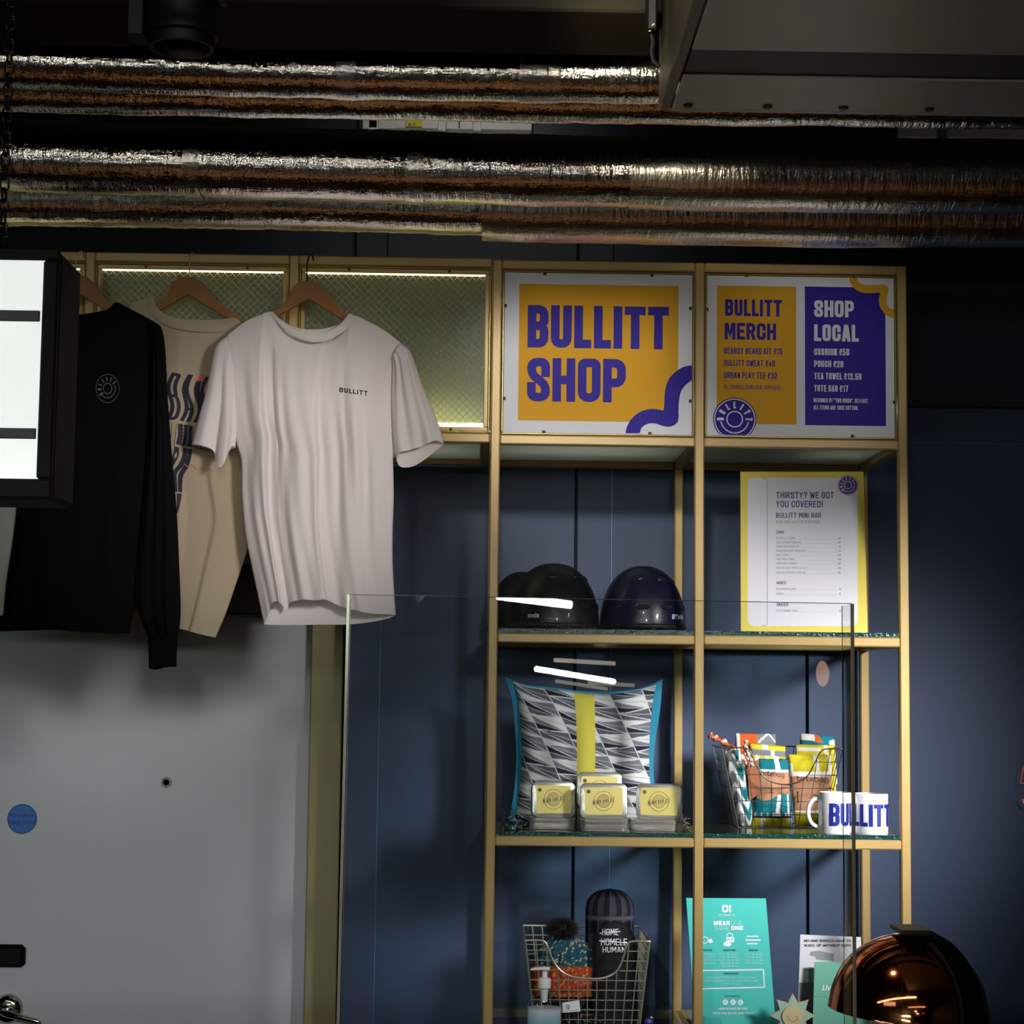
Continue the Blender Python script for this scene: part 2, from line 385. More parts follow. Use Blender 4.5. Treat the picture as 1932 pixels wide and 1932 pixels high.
def arctext(mb, s, fr, c, r, H, t, a0, a1, m=0, n=0):
    """letters standing on a circle of radius r (baseline), spread from angle a0 to a1"""
    for i, ch in enumerate(s):
        a = a0+(a1-a0)*i/(len(s)-1); er = Vector((math.cos(a), math.sin(a))); et = Vector((math.sin(a), -math.cos(a)))
        w = gwidth(ch)/3*(H*.42-t)
        def f2(u, v, n2=0, er=er, et=et, w=w): 
            p = Vector(c)+er*(r+v)+et*(u-w/2-t/2); return fr(p.x, p.y, n2)
        text(mb, ch, f2, 0, 0, H, t=t, cw=.42, m=m, n=n)
def logo(mb, fr, c, R, md, mw, n=0, solid=True, rot=0):
    if solid: disc(mb, c, R, fr, md, n, 44); ring(mb, c, R*.93, R*.05, fr, mw, n+.0002)
    else: ring(mb, c, R*.97, R*.035, fr, mw, n+.0002)
    ring(mb, c, R*.36, R*.055, fr, mw, n+.0002)
    ring(mb, c, R*.64, R*.055, fr, mw, n+.0002, a0=PI*1.06+rot, a1=PI*1.94+rot)
    arctext(mb, 'BULLITT', fr, c, R*.50, R*.32, R*.075, PI*1.0+rot, 0+rot, mw, n+.0002)

# ================================================================ THE SETTING
H0, H1, H2, H3 = 2.6468, 2.2551, 1.8198, 1.3819          # tops of the shelf's front rails
TW, PW, DD = .0211, .45, .4255                            # tube width, bay width, depth to the back posts
H4, H5, H6 = H3-.436, H3-.872, .09
WY = .475                                                 # face of the navy wall panels
mb = MB(); mb.box(-5, 5, -16, 1.3, -.1, 0); struct('floor', mb, mat('brown_wood_floor', rgb(70, 46, 30), .35, var=.25, vscale=3))
mb = MB(); mb.box(-5, 5, -16, 1.3, 3.45, 3.55); struct('ceiling', mb, mat('ceiling_black', rgb(30, 29, 24), .8))
mb = MB(); mb.box(-5.1, -5, -16, 1.3, 0, 3.45); struct('wall_left', mb, NAVYD)
mb = MB(); mb.box(5, 5.1, -16, 1.3, 0, 3.45); struct('wall_right', mb, NAVYD)
mb = MB(); mb.box(-5, 5, -16.1, -16, 0, 3.45); struct('wall_front', mb, NAVYD)
XD1 = at(583, 1500, .60).x; XJ = at(646, 1500, WY).x
ZD = at(430, 1160, .58).z
mb = MB(); mb.box(XJ, 5, WY+.012, WY+.14, 0, 3.45); mb.box(-5, XJ, WY+.012, WY+.14, ZD+.09, 3.45)
mb.box(-5, XD1-1.15, WY+.012, WY+.14, 0, ZD+.09)
wb = struct('wall_back', mb, GROOVE)
zA, zB = at(1760, 768, WY).z, at(1760, 835, WY).z
xs = [XJ+.004]
for px in (716, 1084, 1152, 1523, 1591, 1962, 2030, 2401, 2469, 2840, 2908): xs.append(at(px, 1300, WY).x)
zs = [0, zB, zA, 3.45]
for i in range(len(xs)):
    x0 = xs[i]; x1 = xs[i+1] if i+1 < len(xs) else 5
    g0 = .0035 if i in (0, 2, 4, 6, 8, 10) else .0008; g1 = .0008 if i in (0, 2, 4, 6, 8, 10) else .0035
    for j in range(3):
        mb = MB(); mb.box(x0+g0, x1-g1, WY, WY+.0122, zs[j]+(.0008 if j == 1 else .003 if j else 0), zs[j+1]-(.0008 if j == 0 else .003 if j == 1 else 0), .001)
        obj('wall_panel', mb, NAVYD if j == 2 else NAVY, wb)  # upper row: the dimness up there is put into a darker navy
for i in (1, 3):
    mb = MB(); mb.box(xs[i]-.0007, xs[i]+.0007, WY-.0005, WY+.003, 0, zB); obj('joint_glint_strip', mb, GLINTM, wb)  # glint on the vertical joints drawn as a pale strip
mb = MB(); mb.box(xs[0], 5, WY-.0004, WY+.003, zB-.0006, zB+.0006); obj('joint_glint_strip', mb, GLINTM, wb)  # the same painted glint along the horizontal joint
# upper wall over the doorway
mb = MB(); mb.box(-5, XJ, WY, WY+.0122, ZD+.12, 3.45, .001); obj('wall_panel', mb, NAVYD, wb)  # shade over the doorway put into the dark paint
# door with its brass lined frame
d = MB(); d.box(XD1-1.05, XD1, .60, .645, .01, ZD, .003); door = struct('door_1', d, DOORG)
XA1 = at(642, 1500, .56).x
f = MB(); f.box(XD1+.002, XA1, .56, .68, 0, ZD+.08, .002); obj('door_jamb', f, BRASSD, door)
f = MB(); f.box(XD1-1.15, XD1-1.05, .56, .68, 0, ZD+.08, .002); obj('door_jamb', f, BRASSD, door)
f = MB(); f.box(XD1-1.15, XA1, .5, .68, ZD+.004, ZD+.11, .002); obj('door_head', f, BLACK, door)  # black colour stands for the shade under the overhead box
# spy hole, round blue sign, card lock, lever handle
p = at(314, 1476, .60)
m_ = MB(); m_.lathe([(.0, .0), (.006, .0), (.0075, .003), (.0125, .003), (.0135, .001), (.0138, 0)], n=28, T=lambda q: Vector((p.x+q.x, .60-q.z, p.z+q.y)))
obj('spy_hole', m_, CHROME, door, smooth=True, label='small chrome spy hole')
p1 = at(42, 1545, .60); rr = .0365
m_ = MB(); fr = plane(p1+Vector((0, -.0012, 0)), (1, 0, 0), (0, 0, 1), (0, -1, 0))
disc(m_, (0, 0), rr, fr, 0, 0, 48); ring(m_, (0, 0), rr*.96, .0016, fr, 1, .0003); m_.add([fr(rr*math.cos(a*PI/24), rr*math.sin(a*PI/24), q) for q in (0, -.0012) for a in range(48)], [(i, (i+1) % 48, 48+(i+1) % 48, 48+i) for i in range(48)])
text(m_, 'Fire door', fr, 0, .004, .010, t=.0013, cw=.7, m=1, n=.0004, align='c'); text(m_, 'Keep shut', fr, 0, -.013, .010, t=.0013, cw=.7, m=1, n=.0004, align='c')
obj('door_sign', m_, [mat('sign_blue', rgb(24, 104, 190), .4), mat('sign_ink', rgb(26, 46, 74), .5)], door, label='round blue sign with dark lettering')
a, b = at(-40, 1780, .60), at(49, 1823, .60)
m_ = MB(); m_.box(a.x, b.x, .575, .600, b.z, a.z, .009); obj('card_lock', m_, BLACKG, door, label='black rounded card lock')
p2 = at(16, 1903, .60)
m_ = MB(); m_.lathe([(0, .018), (.020, .018), (.030, .014), (.035, .006), (.036, 0)], n=32, T=lambda q: Vector((p2.x+q.x, .60-q.z, p2.z+q.y)))
m_.tube([p2+Vector((0, -.015, 0)), p2+Vector((0, -.045, -.002)), p2+Vector((.012, -.055, -.004)), p2+Vector((.085, -.05, -.022))], [.010, .010, .009, .006], 12)
obj('door_handle', m_, CHROME, door, smooth=True, label='chrome lever handle on a round rose')
# ================================================================ SHELVING UNIT
su = thing('shelving_unit', 'gold metal shelving unit with two columns of open square bays', 'shelf', (PW+TW/2, DD/2, 0))
BV = .0028
def tube_box(name, par, *a, m=None):
    mb = MB(); mb.box(*a, BV); return obj(name, mb, m or GOLD, par)
levels = [H0, H1, H2, H3, H4, H5, H6+TW]
for y0 in (0, DD):
    for i in range(3):
        tube_box('post', su, i*PW, i*PW+TW, y0, y0+TW, 0, H0)
    for z in levels:
        for i in range(2): tube_box('rail', su, i*PW+TW, (i+1)*PW, y0, y0+TW, z-TW, z)
for z in levels:
    for i in range(3): tube_box('side_rail', su, i*PW, i*PW+TW, TW, DD, z-TW, z)
GEDGE = mat('shelf_glass_edge', rgb(20, 62, 58), .15, bump=1.0, bscale=160, var=.6, vscale=120)
def glass_shelf(par, x0, x1, z, y0=.004, y1=DD+.01):
    mb = MB(); mb.box(x0, x1, y0, y1, z, z+.010); mb.m = [1 if abs(mb.v[f[0]].y-mb.v[f[2]].y) < 1e-6 else 0 for f in mb.f]
    return obj('glass_shelf', mb, [SHELFGL, GEDGE], par)
for z in (H2, H3, H4, H5):
    for i in range(2): glass_shelf(su, i*PW+TW+.001, (i+1)*PW-.001, z)
for i in range(2):                                        # pale board that closes the sign boxes below
    mb = MB(); mb.box(i*PW+TW+.001, (i+1)*PW-.001, .03, DD, H1-.004, H1+.004); obj('bottom_board', mb, SLATE, su)

def bead_frame(par, x0, x1, z0, z1, w, y0, y1, m=GOLDB, name='bead'):
    for a in ((x0, x1, z1-w, z1), (x0, x1, z0, z0+w), (x0, x0+w, z0+w, z1-w), (x1-w, x1, z0+w, z1-w)):
        mb = MB(); mb.box(a[0], a[1], y0, y1, a[2], a[3], min(.0015, w*.4)); obj(name, mb, m, par)

# ---- sign 1: BULLITT SHOP
sb_ = SLATE.node_tree; tn = sb_.nodes.new('ShaderNodeBsdfTranslucent'); tn.inputs[0].default_value = rgb(215, 218, 208); mxx = sb_.nodes.new('ShaderNodeMixShader'); mxx.inputs[0].default_value = .7
sb_.links.new(sb_.nodes['Principled BSDF'].outputs[0], mxx.inputs[1]); sb_.links.new(tn.outputs[0], mxx.inputs[2]); sb_.links.new(mxx.outputs[0], sb_.nodes['Material Output'].inputs[0])
LEDADD = mat('added_inner_light', rgb(250, 245, 225), .5, emit=(.95, 1, .92, 1), es=7)  # for unseen strips added inside the boxes to brighten the bottom boards
mb = MB(); mb.box(TW+.03, PW-.06, .22, .24, H1+.10, H1+.115); obj('light_strip', mb, LEDADD, su)  # added strip, hidden behind the left sign
mb = MB(); mb.box(2*PW-.12, 2*PW-.03, .22, .24, H1+.10, H1+.11); obj('light_strip', mb, LEDADD, su)  # added strip, hidden behind the right sign
def signframe(i):
    x0, x1, z0, z1 = i*PW+TW, (i+1)*PW, H1, H0-TW
    return x0, x1, z0, z1
def uv(px, py, Y=.009):
    p = at(px, py, Y); return (p.x, p.z)
SY = .009
frS = lambda u, v, n=0: Vector((u, SY-n, v))
def rectuv(mb, a, b, m, n, fr=frS):
    mb.face([fr(a[0], a[1], n), fr(b[0], a[1], n), fr(b[0], b[1], n), fr(a[0], b[1], n)], m)
def sign(i, label, cat='sign'):
    x0, x1, z0, z1 = signframe(i)
    t = thing('sign', label, cat, ((x0+x1)/2, SY, z0))
    mb = MB(); mb.box(x0+.006, x1-.006, SY, SY+.006, z0+.006, z1-.006); obj('panel', mb, PRINTW, t)
    bead_frame(t, x0+.0015, x1-.0015, z0+.0015, z1-.0015, .004, SY-.005, SY+.006)
    return t
def clip(par, px, py, hor):
    p = at(px, py, SY); mb = MB(); a, b = (.0035, .0028) if hor else (.0028, .0035)
    mb.box(p.x-a, p.x+a, SY-.004, SY, p.z-b, p.z+b, .0006); obj('clip', mb, BLACK, par)
s1 = sign(0, 'square sign reading BULLITT SHOP in violet on yellow above the helmets')
mb = MB()
rectuv(mb, uv(977, 793), uv(1280, 540), 1, .0004)
for s_, (l, b), (r, tp) in (('BULLITT', (995, 655.5), (1262, 573)), ('SHOP', (994, 757), (1181, 673))):
    A, B = uv(l, b), uv(r, tp); h = (b-tp)/864.0
    frt = lambda u, v, n=0, A=A: Vector((A[0]+u, SY-n, A[1]+v-.0028*0))
    text(mb, s_, frt, 0, 0, h, W=B[0]-A[0], t=.0193, gap=.0048*1.15, m=2, n=.0008)
# wavy violet ribbon across the lower right corner
def smooth_path(pts, k=10):
    pts = [Vector(p) for p in pts]; out = []
    for i in range(len(pts)-1):
        p0 = pts[max(i-1, 0)]; p1, p2 = pts[i], pts[i+1]; p3 = pts[min(i+2, len(pts)-1)]
        for j in range(k):
            t = j/k; out.append(.5*((2*p1)+(p2-p0)*t+(2*p0-5*p1+4*p2-p3)*t*t+(-p0+3*p1-3*p2+p3)*t**3))
    return out+[pts[-1]]
def ribbon(mb, pxs_a, pxs_b, m, n):
    a = smooth_path([uv(*p) for p in pxs_a]); b = smooth_path([uv(*p) for p in pxs_b])
    for i in range(len(a)-1): mb.face([frS(a[i].x, a[i].y, n), frS(b[i].x, b[i].y, n), frS(b[i+1].x, b[i+1].y, n), frS(a[i+1].x, a[i+1].y, n)], m)
outer = [(1180, 817.5), (1183, 805), (1191, 791), (1205, 779), (1222, 772.5), (1238, 772), (1251, 774), (1253, 762), (1254, 745), (1257, 727), (1265, 711), (1278, 699), (1291, 692), (1305, 689.5)]
inner = [(1207, 817.5), (1210, 808), (1217, 802), (1227, 798.5), (1238, 799.5), (1252, 804), (1264, 805), (1275, 800), (1280, 790), (1280, 775), (1281, 757), (1284, 741), (1291, 729), (1305, 717)]
ribbon(mb, outer, inner, 2, .0012)
obj('print', mb, [PRINTW, PRINTY, PRINTV], kid(s1, 'panel'))
for p in ((1028, 517, 1), (1230, 520, 1), (954, 577, 0), (951.5, 752, 0), (1302.5, 582, 0), (1302, 757, 0), (1026, 815, 1), (1226, 818, 1)): clip(s1, *p)
# ---- sign 2: price list
s2 = sign(1, 'square price list sign with one yellow and one violet half, above the menu')
mb = MB(); rectuv(mb, uv(1352, 799), uv(1502, 541), 1, .0004); rectuv(mb, uv(1519, 802), uv(1670, 543), 2, .0004)
def tl(s_, l, b, r, tp, t, m, gapk=.10):
    A, B = uv(l, b), uv(r, b); Hh = (b-tp)/864.0
    frt = lambda u, v, n=0: Vector((A[0]+u, SY-n, A[1]+v-(u*.0)))
    text(mb, s_, frt, 0, 0, Hh, W=B[0]-A[0], t=Hh*t, gap=Hh*gapk, m=m, n=.0008)
tl('BULLITT', 1368, 596, 1475, 563.5, .19, 2, .08); tl('MERCH', 1367, 640.5, 1464, 608, .19, 2, .08)
tl('BEARDY BEARD KIT £15', 1366, 667.5, 1476, 655.5, .15, 2); tl('BULLITT SWEAT £49', 1366, 690.5, 1462, 678.5, .15, 2)
tl('URBAN PLAY TEE £32', 1366, 713.5, 1466, 701.5, .15, 2); tl('ALL SOURCED FROM LOCAL SUPPLIERS', 1366, 734, 1472, 726, .11, 2)
tl('SHOP', 1536, 598, 1611, 565.5, .20, 0, .08); tl('LOCAL', 1536, 643.5, 1620, 611, .20, 0, .08)
tl('CUSHION £50', 1536, 670, 1602, 657, .18, 0); tl('POUCH £20', 1536, 692.5, 1591, 680, .18, 0)
tl('TEA TOWEL £12.50', 1536, 715.5, 1625, 703, .18, 0); tl('TOTE BAG £17', 1536, 738.5, 1600, 726, .18, 0)
tl('DESIGNED BY "TWO BIRDS". BELFAST.', 1535, 759, 1639, 751, .15, 0); tl('ALL ITEMS ARE 100% COTTON.', 1535, 772.5, 1619, 764.5, .15, 0)
o1 = [(1601, 524), (1606, 537), (1615, 547), (1630, 553), (1648, 553), (1660, 553), (1658, 563), (1659, 575), (1664, 586), (1674, 596), (1688, 601)]
o2 = [(1616, 525), (1622, 533), (1633, 538), (1650, 538), (1664, 537), (1674, 541), (1676, 550), (1673, 561), (1673, 573), (1678, 581), (1688, 585)]
ribbon(mb, o1, o2, 1, .0012)
lc = uv(1386, 791); R = 41.5/864
def frC(u, v, n=0): return Vector((u, SY-n, max(v, H1+.0075)))       # the round emblem is cut off by the lower edge of the sign
logo(mb, frC, lc, R, 2, 0, .0012)
obj('print', mb, [PRINTW, PRINTY, PRINTV], kid(s2, 'panel'))
for p in ((1408, 520, 1), (1611, 522.5, 1), (1334, 584, 0), (1687, 759, 0), (1404, 819, 1), (1608, 823, 1)): clip(s2, *p)

# ================================================================ OVERHEAD DISPLAY BOX WITH WIRED GLASS
OZ0, OZ1 = H1-TW+.0025, H0+.0025
od = thing('overhead_display_box', 'gold framed overhead box with wired glass panes across the doorway', 'display case', (-.9, .2, OZ0))
XE = -.0018
GG = bpy.data.materials.new('wired_glass'); GG.use_nodes = True
b_ = GG.node_tree.nodes['Principled BSDF']; nt = GG.node_tree
b_.inputs['Base Color'].default_value = rgb(196, 194, 168); b_.inputs['Roughness'].default_value = .28; b_.inputs['Transmission Weight'].default_value = 1.0; b_.inputs['IOR'].default_value = 1.45
tc = nt.nodes.new('ShaderNodeTexCoord'); n_ = nt.nodes.new('ShaderNodeTexNoise'); n_.inputs['Scale'].default_value = 260; n_.inputs['Detail'].default_value = 2
bp = nt.nodes.new('ShaderNodeBump'); bp.inputs['Strength'].default_value = .7; bp.inputs['Distance'].default_value = .002
nt.links.new(tc.outputs['Object'], n_.inputs['Vector']); nt.links.new(n_.outputs[0], bp.inputs['Height']); nt.links.new(bp.outputs[0], b_.inputs['Normal'])
WIRE = mat('glass_wire', rgb(190, 200, 165), .4, .2)
LED = mat('warm_light_strip', rgb(255, 225, 150), .5, emit=(1, .80, .42, 1), es=5.5)
LEDD = mat('warm_light_strip_dim', rgb(255, 225, 150), .5, emit=(1, .90, .66, 1), es=34.0)
BACKG = mat('box_back', rgb(134, 146, 126), .7)
for k in range(3):
    x1 = XE if k == 0 else -k*PW+TW; x0 = -(k+1)*PW+TW
    for y0 in (0, DD):
        tube_box('rail', od, x0, x1 if k == 0 else x1-TW, y0, y0+TW, OZ1-TW, OZ1); tube_box('rail', od, x0, x1 if k == 0 else x1-TW, y0, y0+TW, OZ0, OZ0+TW)
        tube_box('post', od, x0-TW, x0, y0, y0+TW, OZ0 if 1 else 0, OZ1)
    gx0, gx1, gz0, gz1 = x0, (x1 if k == 0 else x1-TW), OZ0+TW, OZ1-TW
    if k == 0: gx1 = XE-.0003
    bead_frame(od, gx0+.001, gx1-.001, gz0+.001, gz1-.001, .0035, .002, .02)
    bead_frame(od, gx0+.0045, gx1-.0045, gz0+.0045, gz1-.0045, .010, .008, .022, m=GOLD)
    gx0 += .0145; gx1 -= .0145; gz0 += .0145; gz1 -= .0145
    mb = MB(); mb.box(gx0-.004, gx1+.004, .016, .022, gz0-.004, gz1+.004); obj('wired_pane', mb, GG, od)
    mb = MB(); s = .0165; r_ = .0008                                   # diamond mesh inside the glass
    W_, H_ = gx1-gx0, gz1-gz0
    for q in range(-int(H_/s)-1, int(W_/s)+2):
        for sg in (1, -1):
            xa = gx0+q*s; za, zb_ = gz0, gz1
            xa, xb = (xa, xa+H_) if sg > 0 else (xa+H_, xa)
            p, e = Vector((xa, .015, za)), Vector((xb, .015, zb_)); dd = e-p
            t0, t1 = 0.0, 1.0
            for lim, sgn in ((gx0, 1), (gx1, -1)):
                f0 = (p.x-lim)*sgn; f1 = (e.x-lim)*sgn
                if f0 < 0 and f1 < 0: t0, t1 = 1, 0
                elif f0 < 0: t0 = max(t0, f0/(f0-f1))
                elif f1 < 0: t1 = min(t1, f0/(f0-f1))
            if t1-t0 > .01: mb.tube([p+dd*t0, p+dd*t1], r_, 4)
    obj('wire_mesh', mb, WIRE, od, kind='stuff')
    mb = MB(); mb.box(gx0-.002, gx1+.002, .014, .0165, gz1-.0025, gz1+.0005); obj('light_strip', mb, LED, od, label='bright warm light strip')
    mb = MB(); mb.box(gx0, gx1, .030, .036, gz0+.001, gz0+.010); obj('light_strip', mb, LEDD, od)
    mb = MB(); mb.box(gx0-.006, gx1+.006, .085, .089, gz0-.012, gz1+.012); obj('back_board', mb, BACKG, od)
    mb = MB(); mb.box(gx0-.010, gx1+.010, .024, DD, OZ0+TW-.006, OZ0+TW-.001); obj('bottom_board', mb, SLATE, od)
    mb = MB(); mb.box(gx0+.03, gx1-.05, .26, .28, OZ0+.12, OZ0+.135); obj('light_strip', mb, LEDADD, od)  # added unseen strip that brightens the bottom board
    for (x, y) in ((.24, 1), (.80, 1), (.30, 0), (.82, 0)):
        mb = MB(); xx = gx0+(gx1-gx0)*x; zz = (gz1+.006) if y else (gz0-.006)
        mb.lathe([(0, .0015), (.003, .0012), (.0032, 0)], n=12, T=lambda q, xx=xx, zz=zz: Vector((xx+q.x, .008-q.z, zz+q.y))); obj('screw', mb, BLACK, od, smooth=True)
tube_box('side_rail', od, XE-TW, XE, TW, DD, OZ0, OZ0+TW); tube_box('side_rail', od, XE-TW, XE, TW, DD, OZ1-TW, OZ1)
for k in (1, 2, 3): tube_box('side_rail', od, -k*PW, -k*PW+TW, TW, DD, OZ0, OZ0+TW)
p = at(924, 814, 0); mb = MB(); mb.lathe([(0, .003), (.002, .0028), (.0028, .001), (.003, 0)], n=16, T=lambda q: Vector((p.x-.001+q.x, -q.z, p.z+q.y))); obj('rivet', mb, WHITE, od, smooth=True)
# ================================================================ OVERHEAD: FOIL DUCTS, BEAM, VENT BOX, FITTINGS
def foilmat(name, tint, rough, sc):
    m = bpy.data.materials.new(name); m.use_nodes = True; nt = m.node_tree; b = nt.nodes['Principled BSDF']; N = nt.nodes.new; L = nt.links.new
    b.inputs['Base Color'].default_value = tint; b.inputs['Metallic'].default_value = 1; b.inputs['Roughness'].default_value = rough
    tc = N('ShaderNodeTexCoord'); mp = N('ShaderNodeMapping'); mp.inputs['Scale'].default_value = (1, .22, .22)
    n1 = N('ShaderNodeTexNoise'); n1.inputs['Scale'].default_value = 95*sc; n1.inputs['Detail'].default_value = 3; n1.inputs['Roughness'].default_value = .65
    mp2 = N('ShaderNodeMapping'); mp2.inputs['Scale'].default_value = (.12, 1, 1)
    n2 = N('ShaderNodeTexNoise'); n2.inputs['Scale'].default_value = 40*sc; n2.inputs['Detail'].default_value = 3
    n3 = N('ShaderNodeTexNoise'); n3.inputs['Scale'].default_value = 320*sc; n3.inputs['Detail'].default_value = 2
    v = N('ShaderNodeTexVoronoi'); v.feature = 'DISTANCE_TO_EDGE'; v.inputs['Scale'].default_value = 26*sc
    a1 = N('ShaderNodeMath'); a1.operation = 'MULTIPLY_ADD'; a1.inputs[1].default_value = .8
    a2 = N('ShaderNodeMath'); a2.operation = 'MULTIPLY_ADD'; a2.inputs[1].default_value = .35
    a3 = N('ShaderNodeMath'); a3.operation = 'MULTIPLY_ADD'; a3.inputs[1].default_value = .18
    sm = N('ShaderNodeMapRange'); sm.inputs[2].default_value = .06
    bp = N('ShaderNodeBump'); bp.inputs['Strength'].default_value = 1.0; bp.inputs['Distance'].default_value = .0030
    L(tc.outputs['Object'], mp.inputs[0]); L(mp.outputs[0], n1.inputs['Vector']); L(tc.outputs['Object'], mp2.inputs[0]); L(mp2.outputs[0], n2.inputs['Vector'])
    L(tc.outputs['Object'], n3.inputs['Vector']); L(tc.outputs['Object'], v.inputs['Vector']); L(v.outputs['Distance'], sm.inputs[0])
    L(n2.outputs[0], a1.inputs[0]); L(n1.outputs[0], a1.inputs[2])
    L(n3.outputs[0], a3.inputs[0]); L(a1.outputs[0], a3.inputs[2]); L(a3.outputs[0], bp.inputs['Height']); L(bp.outputs[0], b.inputs['Normal'])
    return m
FOIL = foilmat('crinkled_foil', rgb(232, 226, 218), .12, 1.0)
TAPE = foilmat('foil_tape', rgb(225, 222, 215), .26, .7)
def duct_axis(px, py, Y, r):
    d = ray(px, py); e = math.atan2(d.z, d.y); z = CAM.z+math.tan(e)*(Y-CAM.y)+r
    for _ in range(8):
        D = math.hypot(Y-CAM.y, z-CAM.z); z = CAM.z+math.tan(e+math.asin(r/D))*(Y-CAM.y)
    t = (Y-CAM.y)/d.y; return Vector(((CAM+d*t).x, Y, z))
def duct(label, Y, r, px_pts, sleeve=None, tapes=()):
    pts = [duct_axis(x, y, Y, r if not (sleeve and x > sleeve) else r) for x, y in px_pts]
    a = pts[0]+(pts[0]-pts[1]).normalized()*1.2; b = pts[-1]+(pts[-1]-pts[-2]).normalized()*1.6; path = [a]+pts+[b]
    dense = []
    for i in range(len(path)-1):
        k = max(1, int((path[i+1]-path[i]).length/.03)); dense += [path[i].lerp(path[i+1], j/k) for j in range(k)]
    dense.append(path[-1])
    rnd = random.Random(int(-Y*1000)); rr = []; v = 0
    for q in dense: v = v*.7+rnd.uniform(-.0012, .0012); rr.append(r+v)
    mb = MB(); N_ = 72; fine = []; fr_ = []
    for i in range(len(dense)-1):
        for k in range(5): fine.append(dense[i].lerp(dense[i+1], k/5)); fr_.append(rr[i]+(rr[i+1]-rr[i])*k/5)
    P_ = []; ws = [0.0]*N_
    for i, q in enumerate(fine):
        raw = [rnd.uniform(-1, 1) for _ in range(N_)]; nw = []
        for k in range(N_): nw.append(sum(raw[(k+j) % N_]*(4-abs(j)) for j in range(-3, 4))/9.0)
        ws = [a*.2+b*.0008 for a, b in zip(ws, nw)]
        row = []
        for k in range(N_+1): a = 2*PI*k/N_; row.append(q+Vector((0, math.cos(a), math.sin(a)))*(fr_[i]+ws[k % N_]))
        P_.append(row)
    mb.grid(P_)
    t = thing('foil_duct', label, 'duct', dense[len(dense)//2]-Vector((0, 0, r)), 'foil ducts under the ceiling')
    obj('foil_skin', mb, FOIL, t, smooth=2)
    def near(X): return min(range(len(dense)), key=lambda i: abs(dense[i].x-X))
    for (x0, wd, dr) in tapes:
        i0 = near(x0); i1 = near(x0+wd)
        if i1 <= i0: i1 = i0+1
        mb = MB(); seg = dense[i0:i1+1]; mb.tube(seg, [rr[i0+k]+dr for k in range(len(seg))], 40, cap=False); obj('tape_band', mb, TAPE, t, smooth=2)
    return dense, rr, t
duct('uppermost foil duct, its right end running into the metal vent box', -1.0, .0475, [(0, 168), (500, 186), (980, 194), (1245, 196)], tapes=((-.28, .05, .0016), (.05, .05, .0016)))
duct('second foil duct from the top, close behind the uppermost one', -.90, .0475, [(0, 212), (500, 223), (980, 232), (1300, 237), (1932, 243)])
duct('third foil duct from the top, below the dark gap', -.41, .072, [(0, 361), (500, 377), (980, 390), (1564, 400), (1932, 402)], tapes=((-.62, .05, .0016), (-.18, .05, .0012), (.27, .9, .003)))
dn, rr, tD = duct('lowest foil duct with a wider sleeve, just above the shelves', -.16, .064, [(0, 427), (500, 435), (937, 447), (1300, 453), (1700, 459), (1932, 459)], tapes=((-.55, .05, .0012), (-.038, 3.2, .011)))
# hangers of the ducts, long-gone up to the ceiling
for (x, Ys) in ((-1.1, (-1.0, -.845)), (-.1, (-.41, -.13))):
    pass

BEAM = mat('beam_brown', rgb(22, 19, 12), .8, spec=.1, var=.15, vscale=6)
zb = at(600, 96, -1.16).z; xr = at(1236, 60, -1.25).x
mb = MB(); mb.box(-4.9, xr, -1.36, -1.16, zb, 3.45, .004); struct('trim_1', mb, BEAM)

# sheet metal vent box, upper right
SHEET = mat('galvanised_sheet', rgb(160, 167, 158), .42, .2, var=.12, vscale=5)
zv = at(1243, 206, -1.26).z; xv = at(1243, 206, -1.26).x
yA, yB = atz(1400, 145, zv).y, atz(1400, 96, zv).y
vt = thing('metal_vent_box', 'dull sheet metal vent box hanging from the ceiling over the price list sign', 'vent', (xv+1.2, -1.8, zv))
def bx(name, m, *a, b=.002):
    mb = MB(); mb.box(*a, b); return obj(name, mb, m, vt)
bx('bottom_panel', SHEET, xv+.02, xv+2.6, yA, -1.262, zv, zv+.004); bx('bottom_panel', SHEET, xv+.02, xv+2.6, -3.0, yB, zv, zv+.004)
bx('dark_band', BLACK, xv+.02, xv+2.6, yB-.05, yA+.05, zv+.0042, zv+.03)  # black plate makes the dark band across the bottom
bx('side_panel', mat('sheet_side_shaded', rgb(84, 76, 62), .42, .5), xv, xv+.018, -3.0, -1.26, zv, zv+.42); bx('back_panel', SHEET, xv+.018, xv+2.6, -1.264, -1.25, zv, zv+.42)  # side sheet toned darker for the different light on that face
for px in (1297, 1447, 1590, 1752):
    q = at(px, 209, -1.28); mb = MB(); mb.lathe([(0, -.004), (.006, -.0035), (.008, 0)], o=(q.x, -1.285, zv), n=14); obj('rivet', mb, BLACK, vt, smooth=True)
# small black fitting at the vent box corner
q = at(1232, 40, -1.4)
ft = thing('cable_bracket', 'small black cable bracket on the left corner of the vent box', 'bracket', q)
mb = MB(); mb.box(q.x-.010, q.x+.004, -1.42, -1.38, q.z-.02, q.z+.09, .002); obj('body', mb, BLACKG, ft)
mb = MB(); mb.tube([at(1229, 62, -1.4), at(1232, 82, -1.4), at(1229, 100, -1.4), at(1233, 116, -1.4), at(1243, 126, -1.4)], .004, 8); obj('cable', mb, BLACKG, ft, smooth=True)
mb = MB(); a = at(1230, 48, -1.43); b = at(1235, 45, -1.43); mb.tube([a, b], .0012, 6); a = at(1224, 58.5, -1.43); b = at(1228, 58.5, -1.43); mb.tube([a, b], .001, 6); obj('staple', mb, GOLDB, ft)
